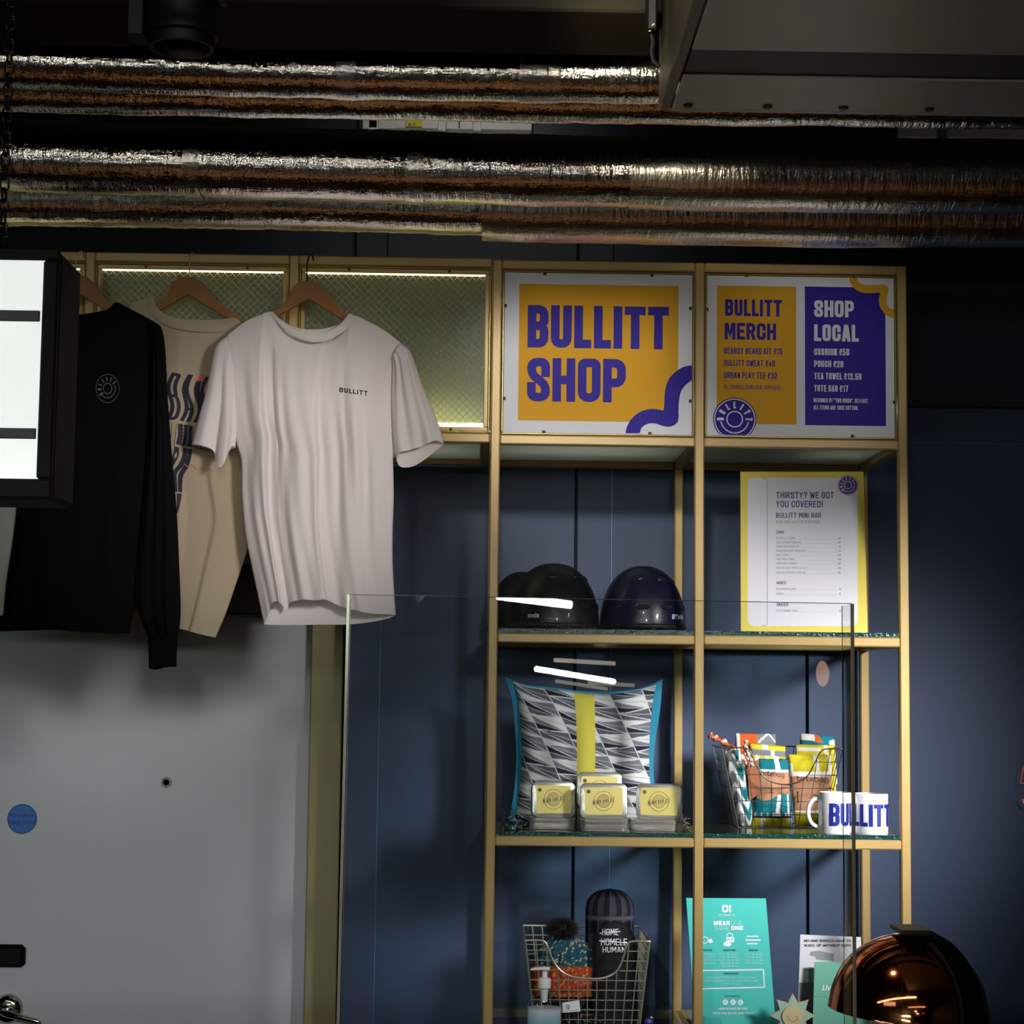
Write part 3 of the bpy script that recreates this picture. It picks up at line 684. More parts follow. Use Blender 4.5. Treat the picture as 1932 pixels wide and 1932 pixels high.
# black spotlight can hanging in front of the beam
q = at(343, 92, -1.5); sl = thing('spotlight', 'black cylindrical ceiling spotlight can at the upper left', 'lamp', q)
zz = q.z
mb = MB(); mb.lathe([(.040, 0), (.046, 0), (.0475, .004), (.047, .014), (.051, .018), (.051, .026), (.046, .032), (.0445, .05), (.0435, .30)], o=q, n=36); obj('can', mb, BLACKG, sl, smooth=True)
mb = MB(); mb.lathe([(.040, 0), (.039, .02), (0, .03)], o=q, n=36); obj('reflector', mb, BLACK, sl, smooth=True)
mb = MB(); mb.box(q.x-.075, q.x-.052, -1.52, -1.48, zz+.012, zz+.20, .002); obj('side_bracket', mb, BLACKG, sl)
mb = MB(); mb.box(q.x+.050, q.x+.062, -1.51, -1.49, zz+.065, zz+.25, .002); obj('side_bracket', mb, BLACKG, sl)
# white cable trunking seen between the ducts
tr = thing('cable_trunking', 'white plastic trunking with clamps and a yellow label between the ducts', 'trunking', at(840, 236, .30))
YT = .30
def pbox(name, par, m, x0, x1, y0, y1, Y, dy, b=.0015):
    a, c = at(x0, y1, Y), at(x1, y0, Y); mb = MB(); mb.box(a.x, c.x, Y, Y+dy, a.z, c.z, b); return obj(name, mb, m, par)
pbox('channel', tr, CABLEW, 684, 1004, 205, 240, YT, .06)
for x0, x1, y in ((695, 712, 247), (712, 716, 244.5), (684, 748, 241), (826, 842, 246), (842, 892, 243), (892, 908, 246.5), (864, 869, 245)): pbox('clamp', tr, CABLEW, x0, x1, 215, y, YT-.006, .07)
lb = MB(); frL = plane(at(766, 238.5, YT-.007), (1, 0, 0), (0, 0, 1), (0, -1, 0)); wl = at(797, 236, YT).x-at(766, 236, YT).x
lb.face([frL(0, 0), frL(wl, 0), frL(wl, .03), frL(0, .03)], 0); text(lb, '24 17', frL, .006, .0015, .006, t=.0012, m=1, n=.0005, cw=.6); obj('label', lb, [mat('label_yellow', rgb(225, 205, 30), .5), BLACK], tr, label='yellow label with dark marks')
tr2 = thing('cable_trunking', 'white trunking with a ribbed clamp at the right edge below the vent box', 'trunking', at(1800, 250, .30))
pbox('channel', tr2, CABLEW, 1694, 2100, 215, 258, YT, .06)
for k in range(3): pbox('clamp', tr2, mat('clamp_grey', rgb(120, 120, 112), .5) if k == 0 else bpy.data.materials['clamp_grey'], 1768+k*7, 1773+k*7, 215, 264-k, YT-.008, .07)
tray = thing('cable_tray', 'dark perforated cable tray glinting between the ducts', 'cable tray', at(1350, 250, .25))
DK = mat('dark_tray', rgb(34, 38, 44), .35, .5)
pbox('tray', tray, DK, 1005, 1690, 205, 262, .28, .09)
for x0, x1, y in ((1003, 1040, 264), (1050, 1090, 262), (1160, 1215, 263), (1395, 1530, 262), (1560, 1580, 265), (1612, 1690, 266)): pbox('bracket', tray, mat('tray_lip', rgb(70, 74, 78), .3, .7) if 'tray_lip' not in bpy.data.materials else bpy.data.materials['tray_lip'], x0, x1, 258, y, .262, .02)

# ================================================================ LIGHT BOX SIGN, upper left
SGY = -1.55
lbx = thing('light_box_sign', 'hanging black sign with a glowing white face and black bars, cut by the left edge', 'sign', at(-60, 935, SGY))
SBLK = mat('sign_black', rgb(12, 12, 10), .7, spec=.2, bump=.3, bscale=90)
a, c = at(-330, 935, SGY), at(112, 467, SGY)
f0, f1 = at(-300, 898, SGY), at(82, 490, SGY)
mb = MB(); mb.box(a.x, c.x, SGY+.012, SGY+.145, a.z, c.z, .006); obj('housing', mb, SBLK, lbx)
for q in ((a.x, c.x, f1.z, c.z), (a.x, c.x, a.z, f0.z), (f1.x, c.x, f0.z, f1.z), (a.x, f0.x, f0.z, f1.z)):
    mb = MB(); mb.box(q[0], q[1], SGY, SGY+.014, q[2], q[3], .003); obj('frame_bar', mb, SBLK, lbx)
mb = MB(); mb.box(f0.x-.002, f1.x+.002, SGY+.006, SGY+.011, f0.z-.002, f1.z+.002)
obj('lit_face', mb, mat('sign_glow', rgb(230, 235, 230), .6, emit=(.90, .97, .92, 1), es=.68), lbx, label='glowing white face')
for y0, y1, xr_ in ((586, 601, 75.5), (808, 823, 68)):
    p, q = at(-290, y1, SGY+.004), at(xr_, y0, SGY+.004); mb = MB(); mb.box(p.x, q.x, SGY+.003, SGY+.007, p.z, q.z, .001); obj('black_bar', mb, mat('bar_black', rgb(20, 34, 30), .5) if 'bar_black' not in bpy.data.materials else bpy.data.materials['bar_black'], lbx)
ch = thing('chain', 'thin black chain rising from the hanging sign to the ceiling', 'chain', at(5, 467, SGY+.07))
P0 = at(4, 467, SGY+.07); CHM = mat('chain_black', rgb(24, 22, 20), .35, .6); L_ = .021
for k in range(46):
    z = P0.z+.008+k*L_*.80; mb = MB(); pts = []
    for i in range(14):
        an = 2*PI*i/14; u_ = .0055*math.cos(an); v_ = (L_/2-.0055)*(1 if math.sin(an) > 0 else -1)+.0055*math.sin(an)
        pts.append(Vector((P0.x+(u_ if k % 2 else u_*.25), P0.y+(u_*.25 if k % 2 else u_), z+v_)))
    mb.tube(pts, .0018, 6, closed=True); obj('link', mb, CHM, ch, smooth=True)

# ================================================================ GARMENTS AND HANGERS
def crv(pts, n, smooth=True):
    P = smooth_path(pts, 12) if smooth and len(pts) > 2 else [Vector(p) for p in pts]
    d = [0]
    for a, b in zip(P[:-1], P[1:]): d.append(d[-1]+(b-a).length)
    out = []; j = 0
    for i in range(n):
        t = d[-1]*i/(n-1)
        while j < len(P)-2 and d[j+1] < t: j += 1
        s = (t-d[j])/max(1e-9, d[j+1]-d[j]); out.append(P[j].lerp(P[j+1], min(1, max(0, s))))
    return out
def prof(pts, x):
    for (a, ya), (b, yb) in zip(pts[:-1], pts[1:]):
        if x <= b:
            t = (x-a)/(b-a); t = t*t*(3-2*t); return ya+(yb-ya)*t
    return pts[-1][1]
def coons(top, bot, lef, rig, nu, nv, Y, disp):
    T, B, L, R = crv(top, nu), crv(bot, nu), crv(lef, nv), crv(rig, nv); P = []
    for j in range(nv):
        v = j/(nv-1); row = []
        for i in range(nu):
            u = i/(nu-1)
            q = T[i]*(1-v)+B[i]*v+L[j]*(1-u)+R[j]*u-(T[0]*(1-u)*(1-v)+T[-1]*u*(1-v)+B[0]*(1-u)*v+B[-1]*u*v)
            p = at(q.x, q.y, Y); d = disp(u, v); row.append(Vector((p.x, p.y+d, p.z)))
        P.append(row)
    return P
def cloth(name, par, m, Y, th, lef, rig, topF, botF, topB=None, botB=None, folds=None, nu=70, nv=90, fa=1.0, closed_top=False, inside=None):
    def prof_th(u): return max(0, math.sin(PI*u))**.55
    def dF(u, v):
        e = min(1, v/.10)**.5 if closed_top else 1
        d = -(th*prof_th(u))*(.25+.75*e)
        if folds: d -= fa*folds(u, v)*min(1, 6*u, 6*(1-u))
        return d
    def dB(u, v): return th*.8*prof_th(u)*(.25+.75*(min(1, v/.10)**.5 if closed_top else 1))
    mb = MB(); mb.grid(coons(topF, botF, lef, rig, nu, nv, Y, dF), 0)
    mb.grid(coons(topB or topF, botB or botF, [botlast(lef, botB), ] if 0 else lef, rig, nu, nv, Y, dB), 0, flip=True)
    return obj(name, mb, m, par, smooth=2, fixn=False)
def fabric(name, col, var=.04, tr=.25):
    m = bpy.data.materials.new(name); m.use_nodes = True; nt = m.node_tree; b = nt.nodes['Principled BSDF']; N = nt.nodes.new; L = nt.links.new
    b.inputs['Base Color'].default_value = col; b.inputs['Roughness'].default_value = .9; b.inputs['Specular IOR Level'].default_value = .15; b.inputs['Sheen Weight'].default_value = .15 if tr else 0
    tc = N('ShaderNodeTexCoord'); w1 = N('ShaderNodeTexNoise'); w1.inputs['Scale'].default_value = 900; n2 = N('ShaderNodeTexNoise'); n2.inputs['Scale'].default_value = 14; n2.inputs['Detail'].default_value = 4
    ad = N('ShaderNodeMath'); ad.operation = 'MULTIPLY_ADD'; ad.inputs[1].default_value = 3.0; bp = N('ShaderNodeBump'); bp.inputs['Strength'].default_value = .35; bp.inputs['Distance'].default_value = .002
    L(tc.outputs['Object'], w1.inputs['Vector']); L(tc.outputs['Object'], n2.inputs['Vector']); L(n2.outputs[0], ad.inputs[0]); L(w1.outputs[0], ad.inputs[2]); L(ad.outputs[0], bp.inputs['Height']); L(bp.outputs[0], b.inputs['Normal'])
    if tr:
        t = N('ShaderNodeBsdfTranslucent'); t.inputs[0].default_value = col; mx = N('ShaderNodeMixShader'); mx.inputs[0].default_value = tr
        L(b.outputs[0], mx.inputs[1]); L(t.outputs[0], mx.inputs[2]); L(mx.outputs[0], nt.nodes['Material Output'].inputs[0])
    return m
COTTON = fabric('white_cotton', rgb(240, 232, 230)); COTTON2 = fabric('ecru_cotton', rgb(192, 176, 150)); COTTONG = fabric('grey_white_cotton', rgb(214, 214, 208))
BLK = fabric('black_jersey', rgb(5, 6, 10), tr=0); INK = mat('print_navy', rgb(16, 14, 38), .7); INKG = mat('print_grey', rgb(112, 116, 122), .7); INKR = mat('print_coral', rgb(214, 120, 108), .7)
WOOD = mat('beech_wood', rgb(142, 92, 42), .45, spec=.3, bump=.15, bscale=60, var=.18, vscale=30)

def hanger(label, dx, dy, Y, mhook, hk=None, lean=0):
    """wooden hanger drawn from its outline, dx/dy move the outline in pixels of its plane"""
    top = [(440, 640), (470, 620), (500, 600), (517, 587.5), (540.6, 566), (548, 548), (556, 538), (567, 531.5), (580, 529.6), (594, 532), (608.7, 540), (620, 555), (629, 570), (650, 586), (680, 606), (715, 632)]
    bot = [(712, 642), (676, 620), (640, 599), (612, 582.5), (596, 572), (581, 564.5), (563, 573.5), (547, 583), (524, 596), (500, 611), (470, 632), (445, 650)]
    out = smooth_path(top, 4)+smooth_path(bot, 4)
    P = [at(q.x+dx, q.y+dy+lean*(q.x-580), Y-.006) for q in out]
    t = thing('coat_hanger', label, 'hanger', at(580+dx, 640+dy, Y))
    n = len(P); mb = MB(); c = at(580+dx, 548+dy, Y)
    mb.prism(P, (0, .012, 0)); h = obj('wooden_arms', mb, WOOD, t)
    bv = h.modifiers.new('bevel', 'BEVEL'); bv.width = .0012; bv.segments = 2
    a = [(580, 548), (579, 531), (579, 500), (580, 488), (582, 481), (586, 478), (590, 480), (591, 484)] if hk is None else hk
    ys = [Y]*3+[Y-.001]*(len(a)-3)
    pts = smooth_path([tuple(at(x+dx, y+dy, yy)) for (x, y), yy in zip(a, ys)], 5) if 0 else [at(x+dx, y+dy, yy) for (x, y), yy in zip(a, ys)]
    # the wire curls back over the top rail
    mb = MB(); top_ = pts[-1]; full = pts[:-2]+[Vector((top_.x, Y+.006, pts[-3].z+.004)), Vector((top_.x, Y+.020, pts[-3].z+.0045)), Vector((top_.x+.001, Y+.034, pts[-3].z-.003))]
    mb.tube(full, .0016, 8); obj('wire_hook', mb, mhook, t, smooth=True)
    return t

HY1, HY2, HY3 = -.022, -.022, -.026
# ---- front white t-shirt
hanger('wooden hanger with a black hook holding the front white t-shirt', 0, 0, -.055, BLACKG, hk=[(580, 548), (579, 531), (579, 505), (580, 494), (582, 486), (584, 482), (586, 480), (588, 480)])
TY = -.075
ts = thing('t_shirt', 'white t-shirt with small dark chest lettering hanging in front of the others', 't-shirt', at(600, 1180, TY), 'garments on wooden hangers')
fold_pts = [(0, .0), (.10, .006), (.17, .014), (.205, .020), (.225, -.012), (.29, -.010), (.36, .004), (.42, .014), (.50, .012), (.545, .016), (.565, -.010), (.66, -.006), (.73, .004), (.80, .012), (.86, .002), (.93, .008), (1, 0)]
def folds1(u, v):
    a = min(1, max(0, (v-.06)/.35)); s = u+.018*math.sin(3*v); return (prof(fold_pts, min(1, max(0, s)))+.0025*math.sin(u*40+v*5)+.002*math.sin(u*71-v*9))*(.12+.88*a)
lefB = [(428, 634), (431, 700), (437, 770), (446, 835), (455, 870), (456, 930), (462, 1000), (473, 1060), (487, 1125), (498, 1178)]
rigB = [(757, 648), (746, 700), (741, 760), (741, 830), (742, 880), (743, 940), (741, 1000), (741, 1060), (744, 1120), (747, 1160)]
topF = [(428, 634), (462, 608), (490, 596), (515, 589), (527, 612), (548, 636), (572, 646), (597, 649), (622, 645), (643, 632), (658, 612), (667, 597), (690, 605), (725, 624), (757, 648)]
topB = [(428, 634), (462, 608), (490, 596), (512, 589), (527, 600), (548, 613), (574, 620), (609, 619.5), (640, 611), (652, 602), (659, 592), (690, 605), (725, 624), (757, 648)]
botF = [(498, 1178), (507, 1160), (514, 1141), (528, 1136), (541, 1152), (549, 1138), (575, 1133), (600, 1134), (617, 1133), (640, 1143), (662, 1150), (700, 1158), (747, 1160)]
botB = [(498, 1178), (530, 1179), (600, 1178), (657, 1177.5), (700, 1173), (730, 1167), (747, 1160)]
cloth('body', ts, COTTON, TY, .026, lefB, rigB, topF, botF, topB, botB, folds1, 120, 110, closed_top=True)
def foldS(u, v): return .006*math.sin(u*9+1)*v+.003*math.sin(u*23+v*4)
cloth('sleeve', ts, COTTON, TY-.002, .020, [(741, 690), (738, 760), (741, 830), (748, 868)], [(757, 648), (776, 666), (796, 725), (817, 775), (831, 810), (838, 838)],
      [(741, 690), (746, 668), (757, 648)], [(748, 868), (756, 856), (775, 850), (800, 843), (822, 833), (838, 838)], None, [(748, 868), (756, 880), (778, 878.5), (800, 866), (818, 852), (838, 838)], foldS, 30, 50, closed_top=False)
cloth('sleeve', ts, COTTON, TY-.004, .018, [(428, 634), (408, 652), (398, 690), (388, 740), (374, 790), (362, 838)], [(440, 690), (446, 760), (448, 800), (444, 845)],
      [(428, 634), (436, 660), (440, 690)], [(362, 838), (388, 844), (404, 852), (408, 872), (416, 884), (425, 878), (432, 856), (438, 842), (444, 845)], None, [(362, 838), (385, 842), (412, 850), (430, 846), (444, 845)], lambda u, v: .010*math.sin(u*11+.5)*v, 40, 50)
# collar band follows the neckline
def collar(par, m, up, lo, Y, th, steps=40):
    a, b = crv(up, steps), crv(lo, steps); mb = MB(); g = []
    for k in range(7):
        t = k/6; g.append([Vector((p.x, p.y-.0025*math.sin(PI*t)-th*math.sin(PI*i/(steps-1))**.6, p.z)) for i, p in enumerate(at(a[i].x*(1-t)+b[i].x*t, a[i].y*(1-t)+b[i].y*t, Y) for i in range(steps))])
    mb.grid(g); return obj('collar', mb, m, par, smooth=2)
collar(ts, COTTON, [(514.5, 588.5), (527.5, 605), (548, 621), (571, 631), (597, 635), (620, 630), (640.6, 617), (652, 603), (658.5, 591)], [(507, 592), (516, 602), (539, 626.5), (562, 641), (588, 650), (614, 648), (640.6, 635), (661, 617), (670, 597)], TY, .030)
def on_cloth(Y, pull):
    return lambda u, v, n=0: (lambda p: Vector((p.x, p.y-n, p.z)))(at(u, v, Y-pull))
mb = MB(); base = Vector((640.5, 739.5)); fo = onto(kid(ts, 'body'))
def frT(u, v, n=0): return fo(base.x+u+.02*v, -(base.y+u*(744.5-739.5)/52+8/52.*u*.25-v), n)
text(mb, 'BULLITT', frT, 0, 0, 8.8, W=53, t=2.0, gap=2.2, m=0, sub=4); obj('chest_print', mb, INK, kid(ts, 'body'), label='small dark chest lettering')

# ---- second white t-shirt, seen from the back
hanger('wooden hanger with a steel hook holding the printed t-shirt', -227, -8, -.020, STEEL, hk=[(580, 548), (585, 530), (584, 505), (584, 497), (585, 490), (586, 486), (588, 484), (590, 484)])
PY = -.022
t2 = thing('t_shirt', 'ecru t-shirt with a large dark wavy back print, between the black top and front tee', 't-shirt', at(370, 1203, PY), 'garments on wooden hangers')
lef2 = [(245, 573), (225, 700), (222, 900), (225, 1060), (232, 1166)]; rig2 = [(470, 612), (468, 760), (464, 900), (478, 985), (466, 1040), (446, 1100), (426, 1158), (407, 1203)]
cloth('body', t2, COTTON2, PY, .012, lef2, rig2, [(245, 573), (270, 566), (288, 560), (298, 585), (325, 603), (370, 608), (415, 606), (447, 598), (470, 612)], [(232, 1166), (290, 1175), (343, 1187), (380, 1197), (407, 1203)],
      None, None, lambda u, v: (prof([(0, 0), (.3, .006), (.48, .010), (.53, -.004), (.70, -.002), (.74, .007), (.86, .006), (1, 0)], u))*min(1, v*2)*.8, 80, 80, closed_top=True)
collar(t2, COTTON2, [(288, 560), (299, 583), (325, 600), (370, 606), (415, 604.5), (447, 598)], [(274, 566), (290, 598), (325, 620), (370, 628), (420, 627), (462, 612)], PY, .015)
fo2 = onto(kid(t2, 'body'))
def on_cloth(Y, pull): return lambda u, v, n=0: fo2(u, -v, n)
mb = MB()
def warp(s_, xs, ys, H, W, t, m=0, n=0, bend=None):
    def f(u, v, n2=0):
        x = xs+u*W+bend(v, u); y = ys-v*H+u*W*.115; return fo2(x, -y, n2)
    text(mb, s_, f, 0, 0, 1, W=1, t=t, gap=.05, m=m, n=n, sub=.08)
warp('URBAN', 262, 785, 88, 122, .06, bend=lambda v, u: 10*v+6*math.sin(v*6.5))
for k in range(6):
    stroke(mb, [(300, 797+k*7.0), (364, 805+k*6.6)], 1.1, on_cloth(PY, .028), 0, .0004)
for k in range(6): stroke(mb, [(328+k*8-3, 798+k), (321+k*8.0, 838+k*1.3)], .9, on_cloth(PY, .028), 0, .0004)
stroke(mb, [(300, 833), (365, 842), (411, 857)], 1.6, on_cloth(PY, .029), 0, .0006); stroke(mb, [(376, 838), (379, 846)], 1.3, on_cloth(PY, .029)); stroke(mb, [(394, 845), (397, 852)], 1.3, on_cloth(PY, .029))
def ribb(a, b, n=.0008):
    A, B = crv(a, 26), crv(b, 26); f = on_cloth(PY, .029)
    for i in range(25): mb.face([f(A[i].x, A[i].y, n), f(B[i].x, B[i].y, n), f(B[i+1].x, B[i+1].y, n), f(A[i+1].x, A[i+1].y, n)], 0)
ribb([(336, 799), (336, 820), (332, 838)], [(345, 800), (345, 822), (341, 839)]); ribb([(348, 801), (347, 822), (343, 841)], [(354, 802), (353, 824), (350, 842)]); ribb([(356, 803), (356, 824), (352, 842)], [(363, 804), (362, 824), (361, 843)])
ribb([(329, 842), (327, 856), (321, 870), (316, 880)], [(338, 844), (337, 860), (330, 874), (323, 884)])
ribb([(346, 844), (344, 860), (336, 877), (327, 890), (328, 910), (331, 927)], [(354, 846), (352, 864), (345, 880), (334, 893), (334, 912), (335, 928)])
ribb([(355, 846), (353, 862), (346, 880), (337, 894), (336, 912), (337, 928)], [(363, 847), (360, 866), (355, 882), (346, 897), (344, 914), (343.5, 929)])
ribb([(334, 931), (334, 950), (332, 968)], [(343, 931), (340, 950), (335, 968)])
stroke(mb, [(345, 874)]+[(350+i*4, 877+i*.9+2.4*math.sin(i*1.5)) for i in range(14)], 1.5, on_cloth(PY, .030), 1, .001, ext=False)
f = on_cloth(PY, .029); cc = [(378+3+13*math.cos(an), 719+13*math.sin(an)) for an in [PI+k*PI/14 for k in range(15)]]; mb.face([f(x, y, .0003) for x, y in cc], 1)
obj('back_print', mb, [INK, INKR], kid(t2, 'body'), label='tall dark wavy lettering over a line-drawn grid')

# ---- black long sleeved top
hanger('wooden hanger of the black top, half hidden by the light box sign', -438, -13, -.085, STEEL, hk=[(580, 548), (581, 530), (581, 505), (581, 499), (582, 493), (584, 489), (586, 486), (590, 486)])
BY = -.12
sw = thing('sweatshirt', 'black long-sleeved sweatshirt with a small grey round chest emblem', 'sweatshirt', at(170, 1262, BY), 'garments on wooden hangers')
cloth('body', sw, BLK, BY, .024, [(-14, 604), (-22, 800), (-26, 1000), (-20, 1192)], [(290, 606), (288, 700), (277, 900), (262, 1080), (245, 1195)],
      [(-14, 604), (40, 580), (62, 571), (85, 585), (110, 592), (141, 595), (180, 590), (205, 584), (219, 571), (240, 580), (290, 606)], [(-20, 1192), (60, 1189), (100, 1188), (150, 1192), (200, 1194), (245, 1195)],
      None, None, lambda u, v: (.006*math.sin(u*14+.7)+.004*math.sin(u*31+2))*v, 80, 70, closed_top=True)
cloth('sleeve', sw, BLK, BY-.006, .022, [(288, 640), (282, 800), (264, 1000), (254, 1120), (262, 1160), (271, 1184), (279, 1200)], [(290, 606), (305, 619), (312, 660), (316, 740), (323, 840), (333, 960), (338, 1060), (341, 1150), (338, 1192)],
      [(288, 640), (287, 622), (290, 606)], [(279, 1200), (310, 1203), (338, 1192)], None, None, foldS, 30, 70)
cloth('cuff', sw, BLK, BY-.006, .014, [(278, 1197), (280, 1230), (281, 1262)], [(337, 1192), (334, 1225), (333, 1258)], [(278, 1197), (308, 1200), (337, 1192)], [(281, 1262), (295, 1263), (312, 1259), (333, 1258)], None, None, lambda u, v: .001*math.sin(u*90), 60, 12)
mb = MB()
fo3 = onto(kid(sw, 'body'))
def frE(u, v, n=0): return fo3(203+u*.82, -(733-v), n)
logo(mb, frE, (0, 0), 27.5, 0, 0, 0, solid=False, rot=.62); obj('chest_emblem', mb, INKG, kid(sw, 'body'), label='small grey round emblem')
# ---- pale shirt at the far left
PY2 = -.19
t3 = thing('shirt', 'pale grey shirt hem at the left edge in front of the black top', 'shirt', at(-100, 1168, PY2), 'garments on wooden hangers')
cloth('body', t3, COTTONG, PY2, .02, [(-250, 640), (-250, 900), (-230, 1168)], [(60, 640), (44, 800), (33, 938), (24, 1020), (12, 1100), (7, 1160)], [(-250, 640), (-160, 600), (-95, 625), (-30, 600), (60, 640)], [(-230, 1168), (-60, 1170), (7, 1160)],
      None, None, lambda u, v: .006*math.sin(u*22+1)+.004*math.sin(u*47), 90, 60, closed_top=True)
hk3 = hanger('wooden hanger of the pale shirt behind the light box sign', -675, -8, -.17, STEEL, hk=[(580, 548), (581, 530), (581, 505), (581, 499), (582, 493), (584, 489), (586, 486), (590, 486)])
# ================================================================ THINGS ON THE SHELVES
G2, G3, G4 = H2+.0101, H3+.0101, H4+.0101                 # tops of the glass shelves
def pxframe(tl, tr, br, bl, W4):
    """surface laid over four pixel corners seen at the world corners W4 (tl, tr, br, bl); coordinates are pixels, v upward = -y"""
    q = quadframe(W4[3], W4[2], W4[0], W4[1]); nrm = (Vector(W4[2])-Vector(W4[3])).cross(Vector(W4[0])-Vector(W4[3])).normalized()
    if nrm.y > 0: nrm = -nrm
    q = quadframe(W4[3], W4[2], W4[0], W4[1], nrm)
    def f(x, v, n=0):
        y = -v; s = .5
        for _ in range(5):
            yt = tl[1]+(tr[1]-tl[1])*s; yb = bl[1]+(br[1]-bl[1])*s; t = (yb-y)/(yb-yt)
            xl = bl[0]+(tl[0]-bl[0])*t; xr = br[0]+(tr[0]-br[0])*t; s = (x-xl)/(xr-xl)
        return q(s, t, n)
    return f, nrm
def board(par, name, m, tl, tr, br, bl, Yt, Yb, th=.003, zm=None):
    W = [at(*tl, Yt), at(*tr, Yt), at(*br, Yb), at(*bl, Yb)]
    if zm:
        for k in (2, 3): W[k].z = max(W[k].z, zm+.0004)
    f, nrm = pxframe(tl, tr, br, bl, W)
    mb = MB(); mb.prism([p-nrm*.0 for p in W], -nrm*th); o = obj(name, mb, m, par); return f, o, W
def poly(mb, f, pts, m, n=.0004): mb.face([f(x, -y, n) for x, y in pts], m)
def rect(mb, f, x0, y0, x1, y1, m, n=.0004): poly(mb, f, [(x0, y0), (x1, y0), (x1, y1), (x0, y1)], m, n)
def rrpts(x0, y0, x1, y1, r, k=6):
    out = []
    for cx, cy, a0 in ((x1-r, y1-r, 0), (x0+r, y1-r, PI/2), (x0+r, y0+r, PI), (x1-r, y0+r, 1.5*PI)):
        out += [(cx+r*math.cos(a0+PI/2*i/k), cy+r*math.sin(a0+PI/2*i/k)) for i in range(k+1)]
    return out
def ptext(mb, f, s, x0, yb, x1, yt, t=.16, m=0, n=.0008, g=.12): text(mb, s, f, x0, -yb, yb-yt, W=x1-x0, t=(yb-yt)*t, gap=(yb-yt)*g, m=m, n=n)

# ---- menu board, second row right
MY = mat('menu_yellow', rgb(226, 206, 92), .45); MW = mat('menu_white', rgb(222, 222, 230), .5); MV = mat('menu_violet', rgb(84, 70, 130), .6); MG = mat('menu_grey', rgb(150, 150, 165), .6); MLOGO = mat('menu_logo', rgb(88, 62, 140), .5)
mn = thing('menu_board', 'yellow bordered mini bar menu board leaning in the bay below the price list', 'menu', at(1518, 1196, .03))
f, o_, W_ = board(mn, 'board', MY, (1397, 890), (1629, 890), (1637, 1197), (1398, 1194.5), .14, .03, zm=G2)
mb = MB(); mb.face([f(x, -y, .0004) for x, y in rrpts(1410.5, 902, 1618, 1185, 13)], 1)
stroke(mb, [(x, -y) for x, y in rrpts(1424, 903, 1448, 1184, 9)[:14]], .0, f) if 0 else None
stroke(mb, rounded([(1438, -903.5), (1447.5, -903.5, 1), (1447.5, -1184, 1), (1438, -1184)], 9), .7, f, 3, .0007)
for s_, a in (('THIRSTY? WE GOT', (1464, 942.5, 1573, 930)), ('YOU COVERED!', (1464, 960, 1552, 947.5)), ('BULLITT MINI BAR', (1464, 980.5, 1549, 970.5))): ptext(mb, f, s_, *a, t=.15, m=2)
ptext(mb, f, 'AVAILABLE 24/7 @ RECEPTION', 1464, 991, 1546, 985, t=.11, m=4)
ptext(mb, f, 'CANS', 1464, 1010.5, 1479, 1005, t=.16, m=2); ptext(mb, f, 'WINES', 1465, 1107, 1483, 1101.5, t=.16, m=2); ptext(mb, f, 'SNACKS', 1465, 1148, 1487, 1142, t=.16, m=2)
for s_, y, x1, pr in (('ESTRELLA DAMM', 1021.5, 1500, '4.5'), ('JUICE SPRINGSTEEN IPA', 1029.5, 1511, '4.5'), ('CANDESSO PROSECCO', 1037.5, 1508, '5'), ('CANDESSO ROSE PROSECCO', 1045.5, 1520, '5'), ('GIN & TONIC', 1053.5, 1488, '4.5'), ('PINK GIN & TONIC', 1061.5, 1499, '4.5'),
                      ('JAMESON & GINGER', 1069.5, 1503, '4.5'), ('HAVANA CLUB SPICED & COLA', 1078, 1523, '4.5'), ('KAHLUA ESPRESSO MARTINI', 1087, 1519, '4.5'), ('SAUVIGNON BLANC', 1118, 1502, '5'), ('SHIRAZ', 1127, 1479, '5'), ('TAYTO SHARE BAGS', 1158.5, 1504, '2')):
    ptext(mb, f, s_, 1464, y, x1, y-4, t=.13, m=4); text(mb, pr, f, 1585.5, -y, 4, t=.7, m=2, n=.0008, align='r'); stroke(mb, [(x1+2, -y), (1580, -y)], .25, f, 4, .0007)
logo(mb, f, (1599.5, -917), 19.5, 5, 1, .0011, rot=.75)
obj('print', mb, [MY, MW, MV, MLOGO, MG, MLOGO], kid(mn, 'board'))

